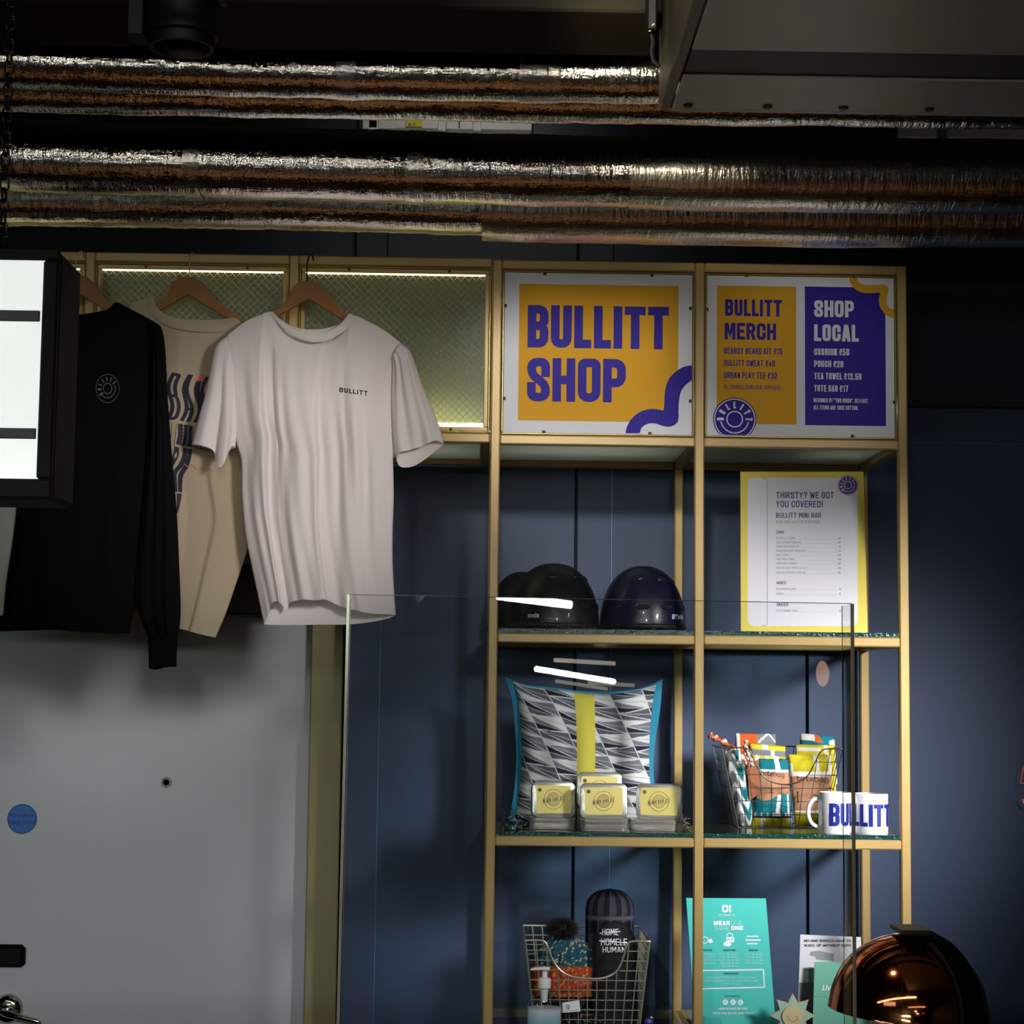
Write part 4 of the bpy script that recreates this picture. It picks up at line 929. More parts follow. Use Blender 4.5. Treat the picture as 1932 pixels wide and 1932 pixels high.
# ---- helmets, second row left
def helmet(label, px, pyb, ptop, rxpx, Y, m, ry=.118, rot=0, group='skate helmets on the shelf', word=None, vents=True, lift=0):
    Z = G2+lift; c = at(px, pyb, Y); rx = rxpx/FPX*(Y-CAM.y)*1.0; h = at(px, ptop, Y).z-Z
    t = thing('helmet', label, 'helmet', (c.x, Y, Z), group)
    def surf(az, el, off=0):                              # az: 0 faces the camera, positive to the right
        r = max(0, math.cos(el))**.86; z = math.sin(el)**1.0*(h-.012)+.012 if el > 0 else .012+el*.03
        k = 1+off/ry; return Vector((c.x+rx*r*math.sin(az)*k, Y-ry*r*math.cos(az)*k, Z+z*(1+off/h)))
    mb = MB(); P = [[surf(2*PI*i/56, -.4+(PI/2+.4)*j/26) for i in range(57)] for j in range(27)]; mb.grid(P); sh = obj('shell', mb, m, t, smooth=2)
    mb = MB(); mb.grid([[surf(2*PI*i/56, 0, o)+Vector((0, 0, z)) for i in range(57)] for o, z in ((-.003, 0), (.0015, .002), (.002, -.004), (-.001, -.010), (-.008, -.008))]); obj('rim_trim', mb, BLACK, t, smooth=2)
    if vents:
        def vent(a, e, wa, he, nm='vent', mm=GROOVE):
            mb = MB(); pts = [(a+x*wa, e+y*he) for x, y in rrpts(-1, -1, 1, 1, .9, 4)]
            mb.face([surf(p, q, .0012) for p, q in pts]); k = len(pts)
            mb.add([surf(p, q, o) for o in (.0012, -.004) for p, q in pts], [(i, (i+1) % k, k+(i+1) % k, k+i) for i in range(k)]); obj(nm, mb, mm, sh)
            mb = MB(); mb.tube([surf(p, q, .0012) for p, q in pts], .0012, 5, closed=True); obj('vent_lip', mb, m, sh, smooth=True)
        for a, e in ((rot, .30), (rot+.62, .30), (rot-.72, .30), (rot+1.3, .3)): vent(a, e, .16, .045)
        for a, e in ((rot-.18, .88), (rot+.68, .86), (rot+1.5, .86)): vent(a, e, .19, .05)
    if word:
        s_, a0, e0, w_, hh, slant, mm = word; mb = MB()
        def fw(u, v, n=0): return surf(a0+u+v*slant, e0+v*1.0, .0014+n)
        text(mb, s_, fw, 0, 0, hh, W=w_, t=hh*.22, gap=hh*.16); obj('lettering', mb, mm, sh, label='pale lettering near the rim')
    mb = MB(); a = surf(rot+.9, 0, -.004); b = surf(rot-.3, 0, -.004); mid = Vector(((a.x+b.x)/2, min(a.y, b.y)-.01, Z+.003)); mb.tube(smooth_path([a, mid, b], 8) if 0 else [a, a.lerp(mid, .6)-Vector((0, 0, .002)), mid, b.lerp(mid, .6)-Vector((0, 0, .002)), b], .0028, 6); obj('chin_strap', mb, BLACK, t, smooth=True)
    return t
HB = mat('helmet_black', rgb(17, 18, 23), .45, coat=.1); HN = mat('helmet_navy', rgb(15, 20, 46), .36, coat=.2); HK = mat('helmet_dark', rgb(14, 15, 20), .5)
LW = mat('letter_white', rgb(225, 228, 235), .4)
helmet('dark helmet half hidden behind the matt black one at the left', 984, 1184, 1079, 64, .355, HK, ry=.09, vents=False)
helmet('matt black helmet with small white lowercase lettering, in front on the left', 1044, 1188, 1063, 86, .135, HB, ry=.118, rot=.1, word=('oxelo', -.62, .09, .26, .075, 0, LW))
helmet('dark blue helmet with white capital lettering at its right rim', 1212, 1188, 1068, 81, .135, HN, ry=.118, rot=-.1, word=('BTWIN', .62, .10, .42, .075, .25, LW))

# ---- cushion
import colorsys
WHT, GRL, GRM, NVY, LNE = (.66, .67, .66), (.17, .18, .21), (.10, .11, .13), (.018, .020, .035), (.62, .62, .64)
def cushcol(u, v):
    if .425 < u < .565: return (.60, .54, .075)
    s = u*1.0-.36*(1-v)*0+.47*v*1.0; c = s*4.4; ci = math.floor(c); a = c-ci
    if a < .022 or a > .985: return LNE
    q = (1-v)*9.6+ci*.5-a*.55; k = math.floor(q); f_ = q-k
    e1, e2 = .5*a, 1-.5*a; w_ = .04
    if abs(f_-e1) < w_ or abs(f_-e2) < w_: return LNE
    if f_ < e1: z = 2                                     # lower half of the right based triangle
    elif f_ > e2: z = 3
    else: z = 0 if f_ < .5 else 1
    if abs(f_-.5) < .032 or f_ < .03 or f_ > .97: return (.40, .41, .43)
    r_ = (k+2*ci) % 3
    return ((NVY, GRL, GRM), (GRM, NVY, WHT), (GRL, WHT, GRM), (WHT, GRM, GRL))[z][r_]
CUSH = mat('cushion_print', (1, 1, 1, 1), .85, vcol=True, spec=.2); TEAL = mat('teal_cloth', rgb(28, 128, 160), .8)
cu = thing('cushion', 'square cushion with grey triangle print, yellow centre band and teal edges', 'cushion', (at(1105, 1555, .25).x, .25, G3))
CY_ = .25
cl, cr = [(968, 1286), (977, 1320), (983, 1380), (984, 1430), (980, 1490), (972, 1548)], [(1238, 1293), (1231, 1330), (1226, 1390), (1225, 1440), (1228, 1490), (1234, 1548)]
ZMIN[0] = G3
ct = [(968, 1286), (1000, 1296), (1050, 1301), (1110, 1309), (1170, 1308), (1210, 1300), (1238, 1293)]; cb = [(972, 1548), (1040, 1552), (1110, 1553), (1180, 1552), (1234, 1548)]
def pil(u, v): return (max(0, math.sin(PI*u))*max(0, math.sin(PI*v)))**.5
NU, NV = 250, 230
P = coons(ct, cb, cl, cr, NU, NV, CY_, lambda u, v: -.062*pil(u, v)-.003*math.sin(u*30)*pil(u, v))
mb = MB(); mb.grid(P); mb.c = [cushcol(i/(NU-1), 1-j/(NV-1)) for j in range(NV) for i in range(NU)]; obj('front', mb, CUSH, cu, smooth=2, fixn=False)
bl_ = [(952, 1277), (966, 1320), (973, 1390), (974, 1440), (969, 1500), (960, 1549)]; br_ = [(1250, 1281), (1246, 1335), (1236, 1400), (1233, 1450), (1237, 1500), (1244, 1549)]
P = coons([(952, 1277), (990, 1291), (1050, 1298), (1110, 1305), (1170, 1304), (1215, 1297), (1250, 1281)], [(960, 1549), (1040, 1553), (1110, 1554), (1180, 1553), (1244, 1549)], bl_, br_, 40, 40, CY_+.004, lambda u, v: .05*pil(u, v))
mb = MB(); mb.grid(P, flip=True); P = coons([(952, 1277), (990, 1291), (1050, 1298), (1110, 1305), (1170, 1304), (1215, 1297), (1250, 1281)], [(960, 1549), (1040, 1553), (1110, 1554), (1180, 1553), (1244, 1549)], bl_, br_, 40, 40, CY_+.003, lambda u, v: -.012*pil(u, v)); mb.grid(P); obj('back_and_flange', mb, TEAL, cu, smooth=2, label='teal back with protruding corners')

ZMIN[0] = None
# ---- beard kit tins
def rring(w, h, r, i, y, T, k=5): return [T(Vector((x, y, z))) for x, z in rrpts(-w/2+i, -h/2+i, w/2-i, h/2-i, max(r-i, .0005), k)]
def rrbox(mb, w, h, d, r, T, b=.0015, m=0, cap=0):
    rings = [rring(w, h, r, b, 0, T), rring(w, h, r, b*.3, b*.3, T), rring(w, h, r, 0, b, T), rring(w, h, r, 0, d-b, T), rring(w, h, r, b, d, T)]; n = len(rings[0])
    vs = [p for R_ in rings for p in R_]; fs = [(j*n+i, j*n+(i+1) % n, (j+1)*n+(i+1) % n, (j+1)*n+i) for j in range(4) for i in range(n)]
    fs += [tuple(range(n))[::-1], tuple(4*n+i for i in range(n))]; mb.add(vs, fs, m)
TINM = mat('tin_plate', rgb(215, 212, 205), .25, .75, bump=.03, bscale=60); TLAB = mat('tin_label', rgb(222, 204, 118), .35, .25); TINK = mat('tin_ink', rgb(112, 98, 62), .6); TBRN = mat('tin_brown', rgb(196, 184, 112), .45)
def tin_up(label, x0, x1, y0, y1, Yb, rotz=0, gr='upright tins with printed lids', z0=None):
    cx = (x0+x1)/2; a, b = at(x0, y1, Yb), at(x1, y0, Yb); w = b.x-a.x; h = b.z-a.z; c = at(cx, (y0+y1)/2, Yb); zc = (z0+h/2) if z0 else c.z
    R_ = Matrix.Rotation(rotz, 3, 'Z') @ Matrix.Rotation(-.10, 3, 'X')
    T = lambda p: R_ @ p + Vector((c.x, Yb, zc))
    t = thing('tin', label, 'tin', (c.x, Yb, zc-h/2), gr)
    mb = MB(); rrbox(mb, w*.97, h*.96, .024, .013, lambda p: T(p+Vector((0, .008, 0)))); obj('body', mb, TINM, t, smooth=True)
    mb = MB(); rrbox(mb, w, h, .012, .014, T, .003); lid = obj('lid', mb, TINM, t, smooth=True)
    mb = MB(); sx, sz = w*.80, h*.76
    fr = lambda u, v, n=0: T(Vector((u, -.0003-n, v)))
    mb.face([fr(x, y) for x, y in rrpts(-sx/2, -sz/2, sx/2, sz/2, .003)], 0)
    k = h*.27; ring(mb, (0, 0), k, .0009, fr, 1, .0003); ring(mb, (0, 0), k*.66, .0009, fr, 1, .0003); disc(mb, (0, 0), k*.62, fr, 2, .0002)
    sl2 = .16; fb = lambda u, v, n=0: fr(u, v+u*sl2, n)
    bw, bh = h*.64, h*.15; mb.face([fb(-bw/2, -bh/2, .0005), fb(bw/2, -bh/2, .0005), fb(bw/2, bh/2, .0005), fb(-bw/2, bh/2, .0005)], 0)
    stroke(mb, [(-bw/2, bh/2), (bw/2, bh/2)], .0005, fb, 1, .0006); stroke(mb, [(-bw/2, -bh/2), (bw/2, -bh/2)], .0005, fb, 1, .0006)
    text(mb, 'BEARD CARE KIT', fb, -bw*.47, -bh*.36, bh*.72, W=bw*.94, t=bh*.11, gap=bh*.10, m=1, n=.0008)
    disc(mb, (-sx*.40, sz*.34), h*.055, fr, 1, .0003, 16); ring(mb, (sx*.40, -sz*.34), h*.028, .0005, fr, 2, .0003, 10); stroke(mb, [(-sx*.2, -sz*.42), (sx*.2, -sz*.42)], .0004, fr, 2, .0003)
    obj('printed_label', mb, [TLAB, TINK, TBRN], lid)
    return t
def tin_flat(label, x0, x1, yb, ht, Yf):
    a, b = at(x0, yb, Yf), at(x1, yb, Yf); w = b.x-a.x; cx = (a.x+b.x)/2; z = G3
    t = thing('tin', label, 'tin', (cx, Yf+.04, z), 'silver tins lying flat')
    T = lambda p: Vector((cx+p.x, Yf+.04+p.z, z+p.y))
    mb = MB(); rrbox(mb, w, .078, ht*.62, .014, T); obj('body', mb, TINM, t, smooth=True)
    T2 = lambda p: Vector((cx+p.x, Yf+.04+p.z, z+p.y+ht*.58)); mb = MB(); rrbox(mb, w*1.015, .080, ht*.42, .015, T2); obj('lid', mb, TINM, t, smooth=True)
    return z+ht
zt = tin_flat('flat silver tin at the left, under the glare-lit yellow tin', 1000, 1085, 1562, .0255, .06)
tin_up('leftmost upright yellow tin with a round printed badge', 1003, 1086, 1472, 1540, .072, rotz=.10, z0=zt)
zt = tin_flat('flat silver tin in the middle, under the frontmost yellow tin', 1096, 1184, 1568, .0265, .018)
tin_up('frontmost upright yellow tin in the middle of the row', 1094, 1184, 1476, 1543, .030, z0=zt)
zt = tin_flat('flat silver tin at the right, under the darker rimmed yellow tin', 1191, 1281, 1565, .0250, .045)
tin_up('rightmost upright yellow tin beside the gold post', 1200, 1287, 1475, 1542, .055, rotz=-.12, z0=zt)
t_ = thing('tin', 'flat silver tin hidden behind the front middle tin', 'tin', (at(1130, 1560, .13).x, .15, G3), 'silver tins lying flat')
mb = MB(); rrbox(mb, .10, .078, .043, .014, lambda p: Vector((at(1130, 1560, .13).x+p.x, .148+p.z, G3+p.y))); obj('body', mb, TINM, t_, smooth=True)
tin_up('upright yellow tin peeping over the top of the frontmost tin', 1088, 1174, 1452, 1520, .125, z0=G3+.043)

def block(label, x0, x1, y0, Y, Z, d=.04, cut=False):
    a, b = at(x0, y0, Y), at(x1, y0, Y); t = thing('acrylic_block', label, 'ornament', ((a.x+b.x)/2, Y+d/2, Z), None)
    mb = MB(); mb.box(a.x, b.x, Y, Y+d, Z, a.z, .0025); obj('clear_block', mb, CLEAR, t)
    mb = MB(); rnd = random.Random(int(x0)); X0, X1 = a.x+.004, b.x-.004
    for k in range(16): p = Vector((rnd.uniform(X0, X1), Y+rnd.uniform(.005, d-.005), rnd.uniform(Z+.004, a.z-.004))); mb.tube([p, p+Vector((rnd.uniform(-.008, .008), 0, rnd.uniform(-.006, .006)))], .0008, 4)
    obj('flecks', mb, mat('fleck_grey', rgb(150, 150, 140), .4) if 'fleck_grey' not in bpy.data.materials else bpy.data.materials['fleck_grey'], t, kind='stuff'); return t
block('small clear block with pale flecks left of the tins', 948, 994, 1527, .035, G3)
block('small clear block squeezed between the rightmost tin and post', 1289, 1303, 1538, .05, G3)
block('clear block in the lowest bay in front of the wire basket', 1096, 1137, 1917, .02, G4, .03)
block('clear block in front of the turquoise poster foot', 1329, 1362, 1920, .02, G4, .03)

# ---- mugs
CER = mat('white_ceramic', rgb(235, 235, 240), .18, coat=.4); MUGB = mat('mug_blue', rgb(30, 42, 140), .35, var=.55, vscale=160)
def mug(label, px0, px1, ptop, Yc, a0, a1, hang):
    cx = at((px0+px1)/2, 1540, Yc).x; R = (at(px1, 1540, Yc).x-at(px0, 1540, Yc).x)/2; Z = G3; h = at((px0+px1)/2, ptop, Yc-R).z-Z
    t = thing('mug', label, 'mug', (cx, Yc, Z), 'white mugs with blue lettering')
    mb = MB(); mb.lathe([(0, .004), (R*.84, .004), (R*.86, 0), (R*.95, 0), (R, .004), (R, h-.002), (R-.001, h), (R-.003, h), (R-.004, h-.003), (R-.004, .009), (0, .008)], o=(cx, Yc, Z), n=56); mbd = obj('body', mb, CER, t, smooth=True)
    d = Vector((math.sin(hang), -math.cos(hang), 0)); pts = []
    for k in range(17):
        an = -PI/2*1.05+PI*1.05*2/2*k/16; pts.append(Vector((cx, Yc, Z+h*.50))+d*(R-.003+.026*math.cos(an)**.8 if math.cos(an) > 0 else R-.003)+Vector((0, 0, .031*math.sin(an))))
    mb = MB(); mb.tube(pts, .0047, 12); obj('handle', mb, CER, t, smooth=True)
    mb = MB(); fr = lambda u, v, n=0: Vector((cx+(R+.0003+n)*math.sin(u), Yc-(R+.0003+n)*math.cos(u), Z+v))
    hh = h*.55; s_ = 'BULLITT'; tt = .0088; g = .0022
    # letters bend with the wall: horizontal strokes measured in radians
    def fr2(u, v, n=0): return fr(a0+u/R, v, n)
    text(mb, s_, fr2, 0, h*.195, hh, W=(a1-a0)*R, t=tt, gap=g, m=0, sub=.003, n=.0001); obj('lettering', mb, MUGB, mbd, label='worn blue capital lettering')
mug('white mug with its handle to the left and worn blue lettering', 1544.5, 1606, 1496, .052, -.52, 3.6, -PI/2)
mug('rightmost white mug with worn blue lettering beside the outer post', 1611, 1676, 1498.5, .052, -2.75, 1.22, PI/2+.85)

# ---- wire baskets
def basket(label, TL, TR, BR, BL, Yf, depth, Zb, cut, r, mw, nx, nz, cat='basket', dens=1):
    tl, tr = at(*TL, Yf), at(*TR, Yf); bl = at(*BL, Yf); br = at(*BR, Yf); bl.z = br.z = Zb+r; zt = (tl.z+tr.z)/2; tl.z = tr.z = zt
    t = thing('wire_basket', label, cat, ((bl.x+br.x)/2, Yf+depth/2, Zb)); B = Vector((0, depth, 0)); ins = (br.x-bl.x)*.04
    W = lambda s, q: (bl*(1-s)+br*s)*(1-q)+(tl*(1-s)+tr*s)*q           # front face
    CP = smooth_path(cut, 10)
    def cutf(s):
        for a_, b_ in zip(CP[:-1], CP[1:]):
            if s <= b_.x: return a_.y+(b_.y-a_.y)*max(0, min(1, (s-a_.x)/max(1e-6, b_.x-a_.x)))
        return CP[-1].y
    side = .05
    def Wb(s, q): p = W(s, q); return p+B*(1.0-side+side*q)
    def Wf(s, q): p = W(s, q); return Vector((p.x, p.y+depth*side*(1-q), p.z))
    S_ = 60; rim = [Wf(i/S_, cutf(i/S_)) for i in range(S_+1)]
    back = [Wb(1-i/10, 1) for i in range(11)]
    mb = MB(); mb.tube(rim+[back[0]]+back[1:]+[rim[0]], r*1.7, 8); obj('rim', mb, mw, t, smooth=True)
    mb = MB(); mb.tube([Wf(0, 0), Wf(1, 0), Wb(1, 0), Wb(0, 0), Wf(0, 0)], r*1.4, 8)
    for c_ in ((0, Wf), (1, Wf), (0, Wb), (1, Wb)): mb.tube([c_[1](c_[0], 0), c_[1](c_[0], 1 if c_[1] is Wb else cutf(c_[0]))], r*1.3, 8)
    obj('frame', mb, mw, t, smooth=True)
    for nm, F, cf in (('front_mesh', Wf, cutf), ('back_mesh', Wb, lambda s: 1)):
        mb = MB()
        for i in range(1, nx): mb.tube([F(i/nx, 0), F(i/nx, cf(i/nx))], r, 6)
        for j in range(1, nz):
            q = j/nz; run = []
            for i in range(41):
                s = i/40
                if cf(s) >= q: run.append(F(s, q))
                if (cf(s) < q or i == 40):
                    if len(run) > 1: mb.tube(run, r, 6)
                    run = []
        obj(nm, mb, mw, t, smooth=True)
    for s in (0, 1):
        mb = MB(); n_ = int(6*dens)
        for i in range(1, n_): mb.tube([Wf(s, 0).lerp(Wb(s, 0), i/n_), Wf(s, cutf(s)).lerp(Wb(s, 1), i/n_)], r, 6)
        for j in range(1, nz): q = j/nz; mb.tube([Wf(s, q), Wb(s, q)], r, 6)
        obj('side_mesh', mb, mw, t, smooth=True)
    mb = MB()
    for i in range(1, nx): mb.tube([Wf(i/nx, 0), Wb(i/nx, 0)], r, 6)
    obj('bottom_mesh', mb, mw, t, smooth=True)
    return t
WD = mat('wire_dark', rgb(92, 94, 92), .35, .8); WS = mat('wire_silver', rgb(172, 168, 152), .35, .6)
basket('dark wire basket full of folded printed bags behind the mugs', (1362, 1413), (1590, 1411), (1556, 1562), (1394, 1562), .17, .17, G3, [(0, 1), (.18, 1), (.23, .96), (.27, .80), (.32, .66), (.40, .58), (.52, .545), (.64, .57), (.73, .65), (.78, .80), (.82, .96), (.87, 1), (1, 1)], .0009, WD, 10, 6)
bk = basket('silver wire basket with knitted hats in the lowest left bay', (991, 1775), (1226, 1776), (1207, 1934), (1010, 1934), .085, .26, G4, [(0, 1), (.13, 1), (.17, .96), (.20, .82), (.26, .68), (.36, .60), (.50, .575), (.64, .585), (.74, .65), (.79, .78), (.815, .95), (.86, 1), (1, 1)], .0014, WS, 12, 9, dens=2.6)
mb = MB(); f, _, _ = board(bk, 'price_card', WHITE, (1061, 1892), (1093, 1887), (1095, 1908), (1062, 1911), .074, .074, .001)
text(mb, 'g', f, 1068, -1902, 9, t=1.1, cw=.7, m=0, n=.0006); stroke(mb, [(1064, -1908.5), (1092, -1905)], .5, f, 0, .0005); obj('card_writing', mb, BLACK, bk)

# ---- folded bags in the dark basket
CLO = mat('printed_cloth', (1, 1, 1, 1), .85, vcol=True, spec=.15)
cT, cYl, cO, cW, cG, cK, cN = [tuple(rgb(*c)[:3]) for c in ((22, 112, 124), (206, 188, 44), (206, 92, 40), (228, 226, 220), (118, 122, 128), (178, 130, 100), (36, 40, 52))]
def puff(name, label, cat, q, Y, th, colf, par=None, group=None, m=None, nu=44, nv=44, wob=.0):
    tl, tr, br, bl = q; t = par or thing(name, label, cat, at((bl[0]+br[0])/2, max(bl[1], br[1]), Y+th*.4), group)
    mb = MB(); lef, rig = [tl, ((tl[0]+bl[0])/2-wob, (tl[1]+bl[1])/2), bl], [tr, ((tr[0]+br[0])/2+wob, (tr[1]+br[1])/2), br]
    top, bot = [tl, ((tl[0]+tr[0])/2, (tl[1]+tr[1])/2-wob), tr], [bl, ((bl[0]+br[0])/2, (bl[1]+br[1])/2+wob), br]
    pp = lambda u, v: (max(0, math.sin(PI*u))*max(0, math.sin(PI*v)))**.35
    A = coons(top, bot, lef, rig, nu, nv, Y, lambda u, v: -th*.5*pp(u, v)-.0015*math.sin(u*13+v*7)*pp(u, v)); Bk = coons(top, bot, lef, rig, nu, nv, Y, lambda u, v: th*.5*pp(u, v))
    mb.grid(A); mb.grid(Bk, flip=True); cc = [colf(i/(nu-1), j/(nv-1)) for j in range(nv) for i in range(nu)]; mb.c = cc+cc
    ZMIN[0] = G3; o = obj('cloth' if par is None else name, mb, m or CLO, t, smooth=2, fixn=False); ZMIN[0] = None; return t
def bands(rows):
    def f(u, v):
        for lim, c in rows:
            if v <= lim: return c(u, v) if callable(c) else c
        return rows[-1][1]
    return f
def wedge(bg, fg, items):
    return lambda u, v: fg if any(abs(u-x-k*(v-.5)) < w_ for x, w_, k in items) else bg
gb = 'folded printed bags in the dark wire basket'
puff('tote_bag', 'orange and grey folded bag standing highest at the back left', 'bag', [(1387, 1383), (1464, 1384), (1462, 1470), (1388, 1470)], .30, .03, lambda u, v: cW if (abs(u-.06) < .05 or (u > .55 and (abs((u-.55)*1.0-.25+v*1.3) < .03 or abs(u-.8-v) < .02))) else (cO if u < .53 else cG), group=gb)
puff('tote_bag', 'white, orange and teal folded bag standing highest at the back right', 'bag', [(1510, 1383), (1574, 1389), (1580, 1480), (1506, 1480)], .30, .03, lambda u, v: cW if (v < .12 and u < .4) or (u > .82 and v > .07+.2*(1-u)) or v > .24 else (cO if .28 < u-v*.8 < .52 and v < .14 else cT), group=gb)
puff('tote_bag', 'mustard folded bag lying behind the kraft labelled right one', 'bag', [(1501, 1404), (1575, 1406), (1578, 1500), (1498, 1500)], .275, .03, lambda u, v: cW if (.06 < v < .12 and u < .62) or abs(u-.75) < .05 else cYl, group=gb)
puff('tote_bag', 'grey and mustard layered bag behind the left kraft label', 'bag', [(1414, 1402), (1482, 1408), (1484, 1500), (1416, 1500)], .275, .035, bands([(.10, wedge(cYl, cW, [(.42, .08, 0)])), (.22, wedge(cG, cW, [(.62, .05, 0)])), (1, wedge(cYl, cW, [(.2, .05, 0), (.45, .04, 0), (.7, .07, 0)]))]), group=gb)
def cbag(u, v):
    if v < .15: return cW if abs(u-.62-.3*(v-.1)) < .08 else cT
    if v < .19: return cW
    if v < .55+.05*math.sin(u*6): return cK
    if v < .83: return cW if (abs(u-.62+.2*(v-.7)) < .05 or abs(u-.9) < .03 or (v > .78 and math.sin(u*40) > .7)) else cT
    if v < .855: return cN
    return cW if (abs(u-.25) < .05 or abs(u-.95) < .05) else cYl
tb = puff('tote_bag', 'teal bag rolled over mustard cloth with a kraft label, centre of basket', 'bag', [(1431, 1431), (1486, 1433), (1495, 1561), (1418, 1561)], .225, .045, cbag, group=gb, nu=70, nv=90)
fk = lambda Y: (lambda x, v, n=0: (lambda p: Vector((p.x, p.y-n, p.z)))(at(x, -v, Y)))
FA = onto(kid(tb, 'cloth'), .001)
mb = MB(); text(mb, 'totebag', lambda x, v, n=0: FA(x, v-.10*(x-1434), n), 1434, -1462, 9.5, W=46, t=1.0, gap=1.4); 
for a_ in (((1430, 1480), (1456, 1484)), ((1430, 1486), (1437, 1487)), ((1436, 1487), (1437, 1495)), ((1455, 1484), (1455, 1496)), ((1452, 1496), (1459, 1496))): stroke(mb, [(x, -y) for x, y in a_], 1.2, FA)
obj('handwriting', mb, BLACK, kid(tb, 'cloth'))
def rbag(u, v):
    if v < .24: return cW if (abs(u-.60-.25*(v-.1)) < .05 or abs(u-.90-.25*(v-.1)) < .035 or (u < .06 and v > .12)) else cYl
    if v < .30: return cW
    if v < .76: return cK
    if v < .79: return cW
    return tuple(c*.6 for c in cYl)
tb = puff('tote_bag', 'mustard and white bag with the right kraft label, behind the mugs', 'bag', [(1487, 1423), (1574, 1424), (1560, 1561), (1500, 1561)], .235, .035, rbag, group=gb, nu=70, nv=80)
FA = onto(kid(tb, 'cloth'), .001)
mb = MB(); text(mb, 'totebag', lambda x, v, n=0: FA(x, v-.06*(x-1502), n), 1502, -1472, 8.5, W=62, t=1.0, gap=1.6)
for a_ in (((1504, 1495), (1541, 1501)), ((1500, 1504), (1528, 1506)), ((1499, 1505), (1500, 1520)), ((1505, 1494), (1506, 1515))): stroke(mb, [(x, -y) for x, y in a_], 1.2, FA)
obj('handwriting', mb, BLACK, kid(tb, 'cloth'))
def mott(c1, c2, s1, s2, ph=0): return lambda u, v: c1 if math.sin(u*s1+ph+2*math.sin(v*s2*.6))+math.sin(v*s2+ph*2+u*5) > .35 else c2
puff('rolled_bag', 'white and teal crumpled bag standing at the left end of the basket', 'bag', [(1366, 1416), (1396, 1416), (1424, 1557), (1396, 1561)], .235, .045, lambda u, v: (cW if math.sin(v*24+3*math.sin(u*7)) > .25 else (cT if u > .45 else cG)), group=gb, wob=3)
puff('rolled_bag', 'orange and white crumpled bag next to the left kraft label', 'bag', [(1393, 1424), (1414, 1420), (1432, 1540), (1416, 1545)], .255, .035, lambda u, v: (cO if math.sin(v*30+4*math.sin(u*6)) > -.1 else cW), group=gb, wob=2)
st = thing('bag_strap', 'orange and white twisted strap sticking out over the basket corner', 'strap', at(1362, 1412, .24))
def strap(pts, Y, r, par, cf, name='strap'):
    P = [at(x, y, Y) for x, y in pts]; P = [Vector(q) for q in P]; path = []
    for i in range(len(P)-1): path += [P[i].lerp(P[i+1], k/8) for k in range(8)]
    path.append(P[-1]); mb = MB(); mb.tube(path, [r*(.8+.35*math.sin(i*.9)) for i in range(len(path))], 10); mb.c = [cf(i//10, i % 10) for i in range(len(mb.v))]; return obj(name, mb, CLO, par, smooth=2)
strap([(1338, 1386), (1348, 1392), (1366, 1400), (1384, 1414), (1396, 1430)], .235, .0075, st, lambda i, k: cW if math.sin(i*.8+k*.9) > .75 else cO)
st2 = thing('bag_strap', 'blue, white and red twisted strap hanging over the front of the basket rim', 'strap', at(1412, 1446, .20))
strap([(1408, 1396), (1406, 1408), (1412, 1424), (1418, 1436), (1418, 1446), (1410, 1440)], .19, .0055, st2, lambda i, k: (cW, cT, cW, cO)[(i+k//3) % 4])
mb = MB(); f, o_, W_ = board(st2, 'kraft_label_back', mat('kraft_brown', rgb(150, 88, 56), .8), (1410, 1446), (1432, 1432), (1432, 1498), (1414, 1510), .212, .212, .002)
# ---- hats in the silver basket
def hat(label, name, cx, yt, yb, wpx, Y, rows, colf, par=None, rib=0, ribn=18, m=None, sq=.6, dome=.5, flare=0, group='knitted hats in the silver basket'):
    a, b = at(cx-wpx/2, yb, Y), at(cx+wpx/2, yb, Y); R = (b.x-a.x)/2; c = at(cx, yb, Y); h = at(cx, yt, Y).z-c.z
    t = par or thing(name, label, 'hat', (c.x, Y, c.z), group); mb = MB(); nu, nv = 120, rows; P = []; col = []
    for j in range(nv+1):
        q = j/nv; rr = R*(1-flare*q) if q < 1-dome else R*(1-flare*q)*math.sqrt(max(0, 1-((q-(1-dome))/dome)**2.2))
        row = []
        for i in range(nu+1):
            an = 2*PI*i/nu; k = 1+rib*abs(math.sin(an*ribn/2))*(1 if q < .97 else .2)-rib*.5
            row.append(Vector((c.x+rr*k*math.sin(an), Y-rr*k*sq*math.cos(an), c.z+h*q))); col.append(colf(i/nu, q))
        P.append(row)
    mb.grid(P); mb.c = col; ZMIN[0] = G4; obj('knit' if par is None else name, mb, m or WOOL, t, smooth=2); ZMIN[0] = None; return t
WOOL = mat('wool_knit', (1, 1, 1, 1), .95, vcol=True, spec=.1, bump=.9, bscale=260)
rn = random.Random(3)
tealW, orgW = tuple(rgb(34, 76, 94)[:3]), tuple(rgb(176, 72, 42)[:3])
def cb_(u, q):
    r_ = rn.random()
    return (.55, .42, .12) if r_ < .10 else tuple(x*(.55+.8*rn.random()) for x in tealW)
def co_(u, q):
    return (.50, .25, .06) if rn.random() < .15 else tuple(x*(.35+.95*rn.random()) for x in orgW)
bh = hat('ribbed teal and orange bobble hat with a fluffy black pompom', 'bobble_hat', 1068, 1766, 1852, 108, .20, 34, cb_, rib=.16, ribn=20, sq=.5, dome=.45, flare=.12)
hat('', 'turned_up_brim', 1066, 1818, 1876, 122, .195, 16, co_, par=bh, rib=.12, ribn=22, sq=.55, dome=.12)
mb = MB(); pc = at(1060, 1752, .19); rs = random.Random(5)
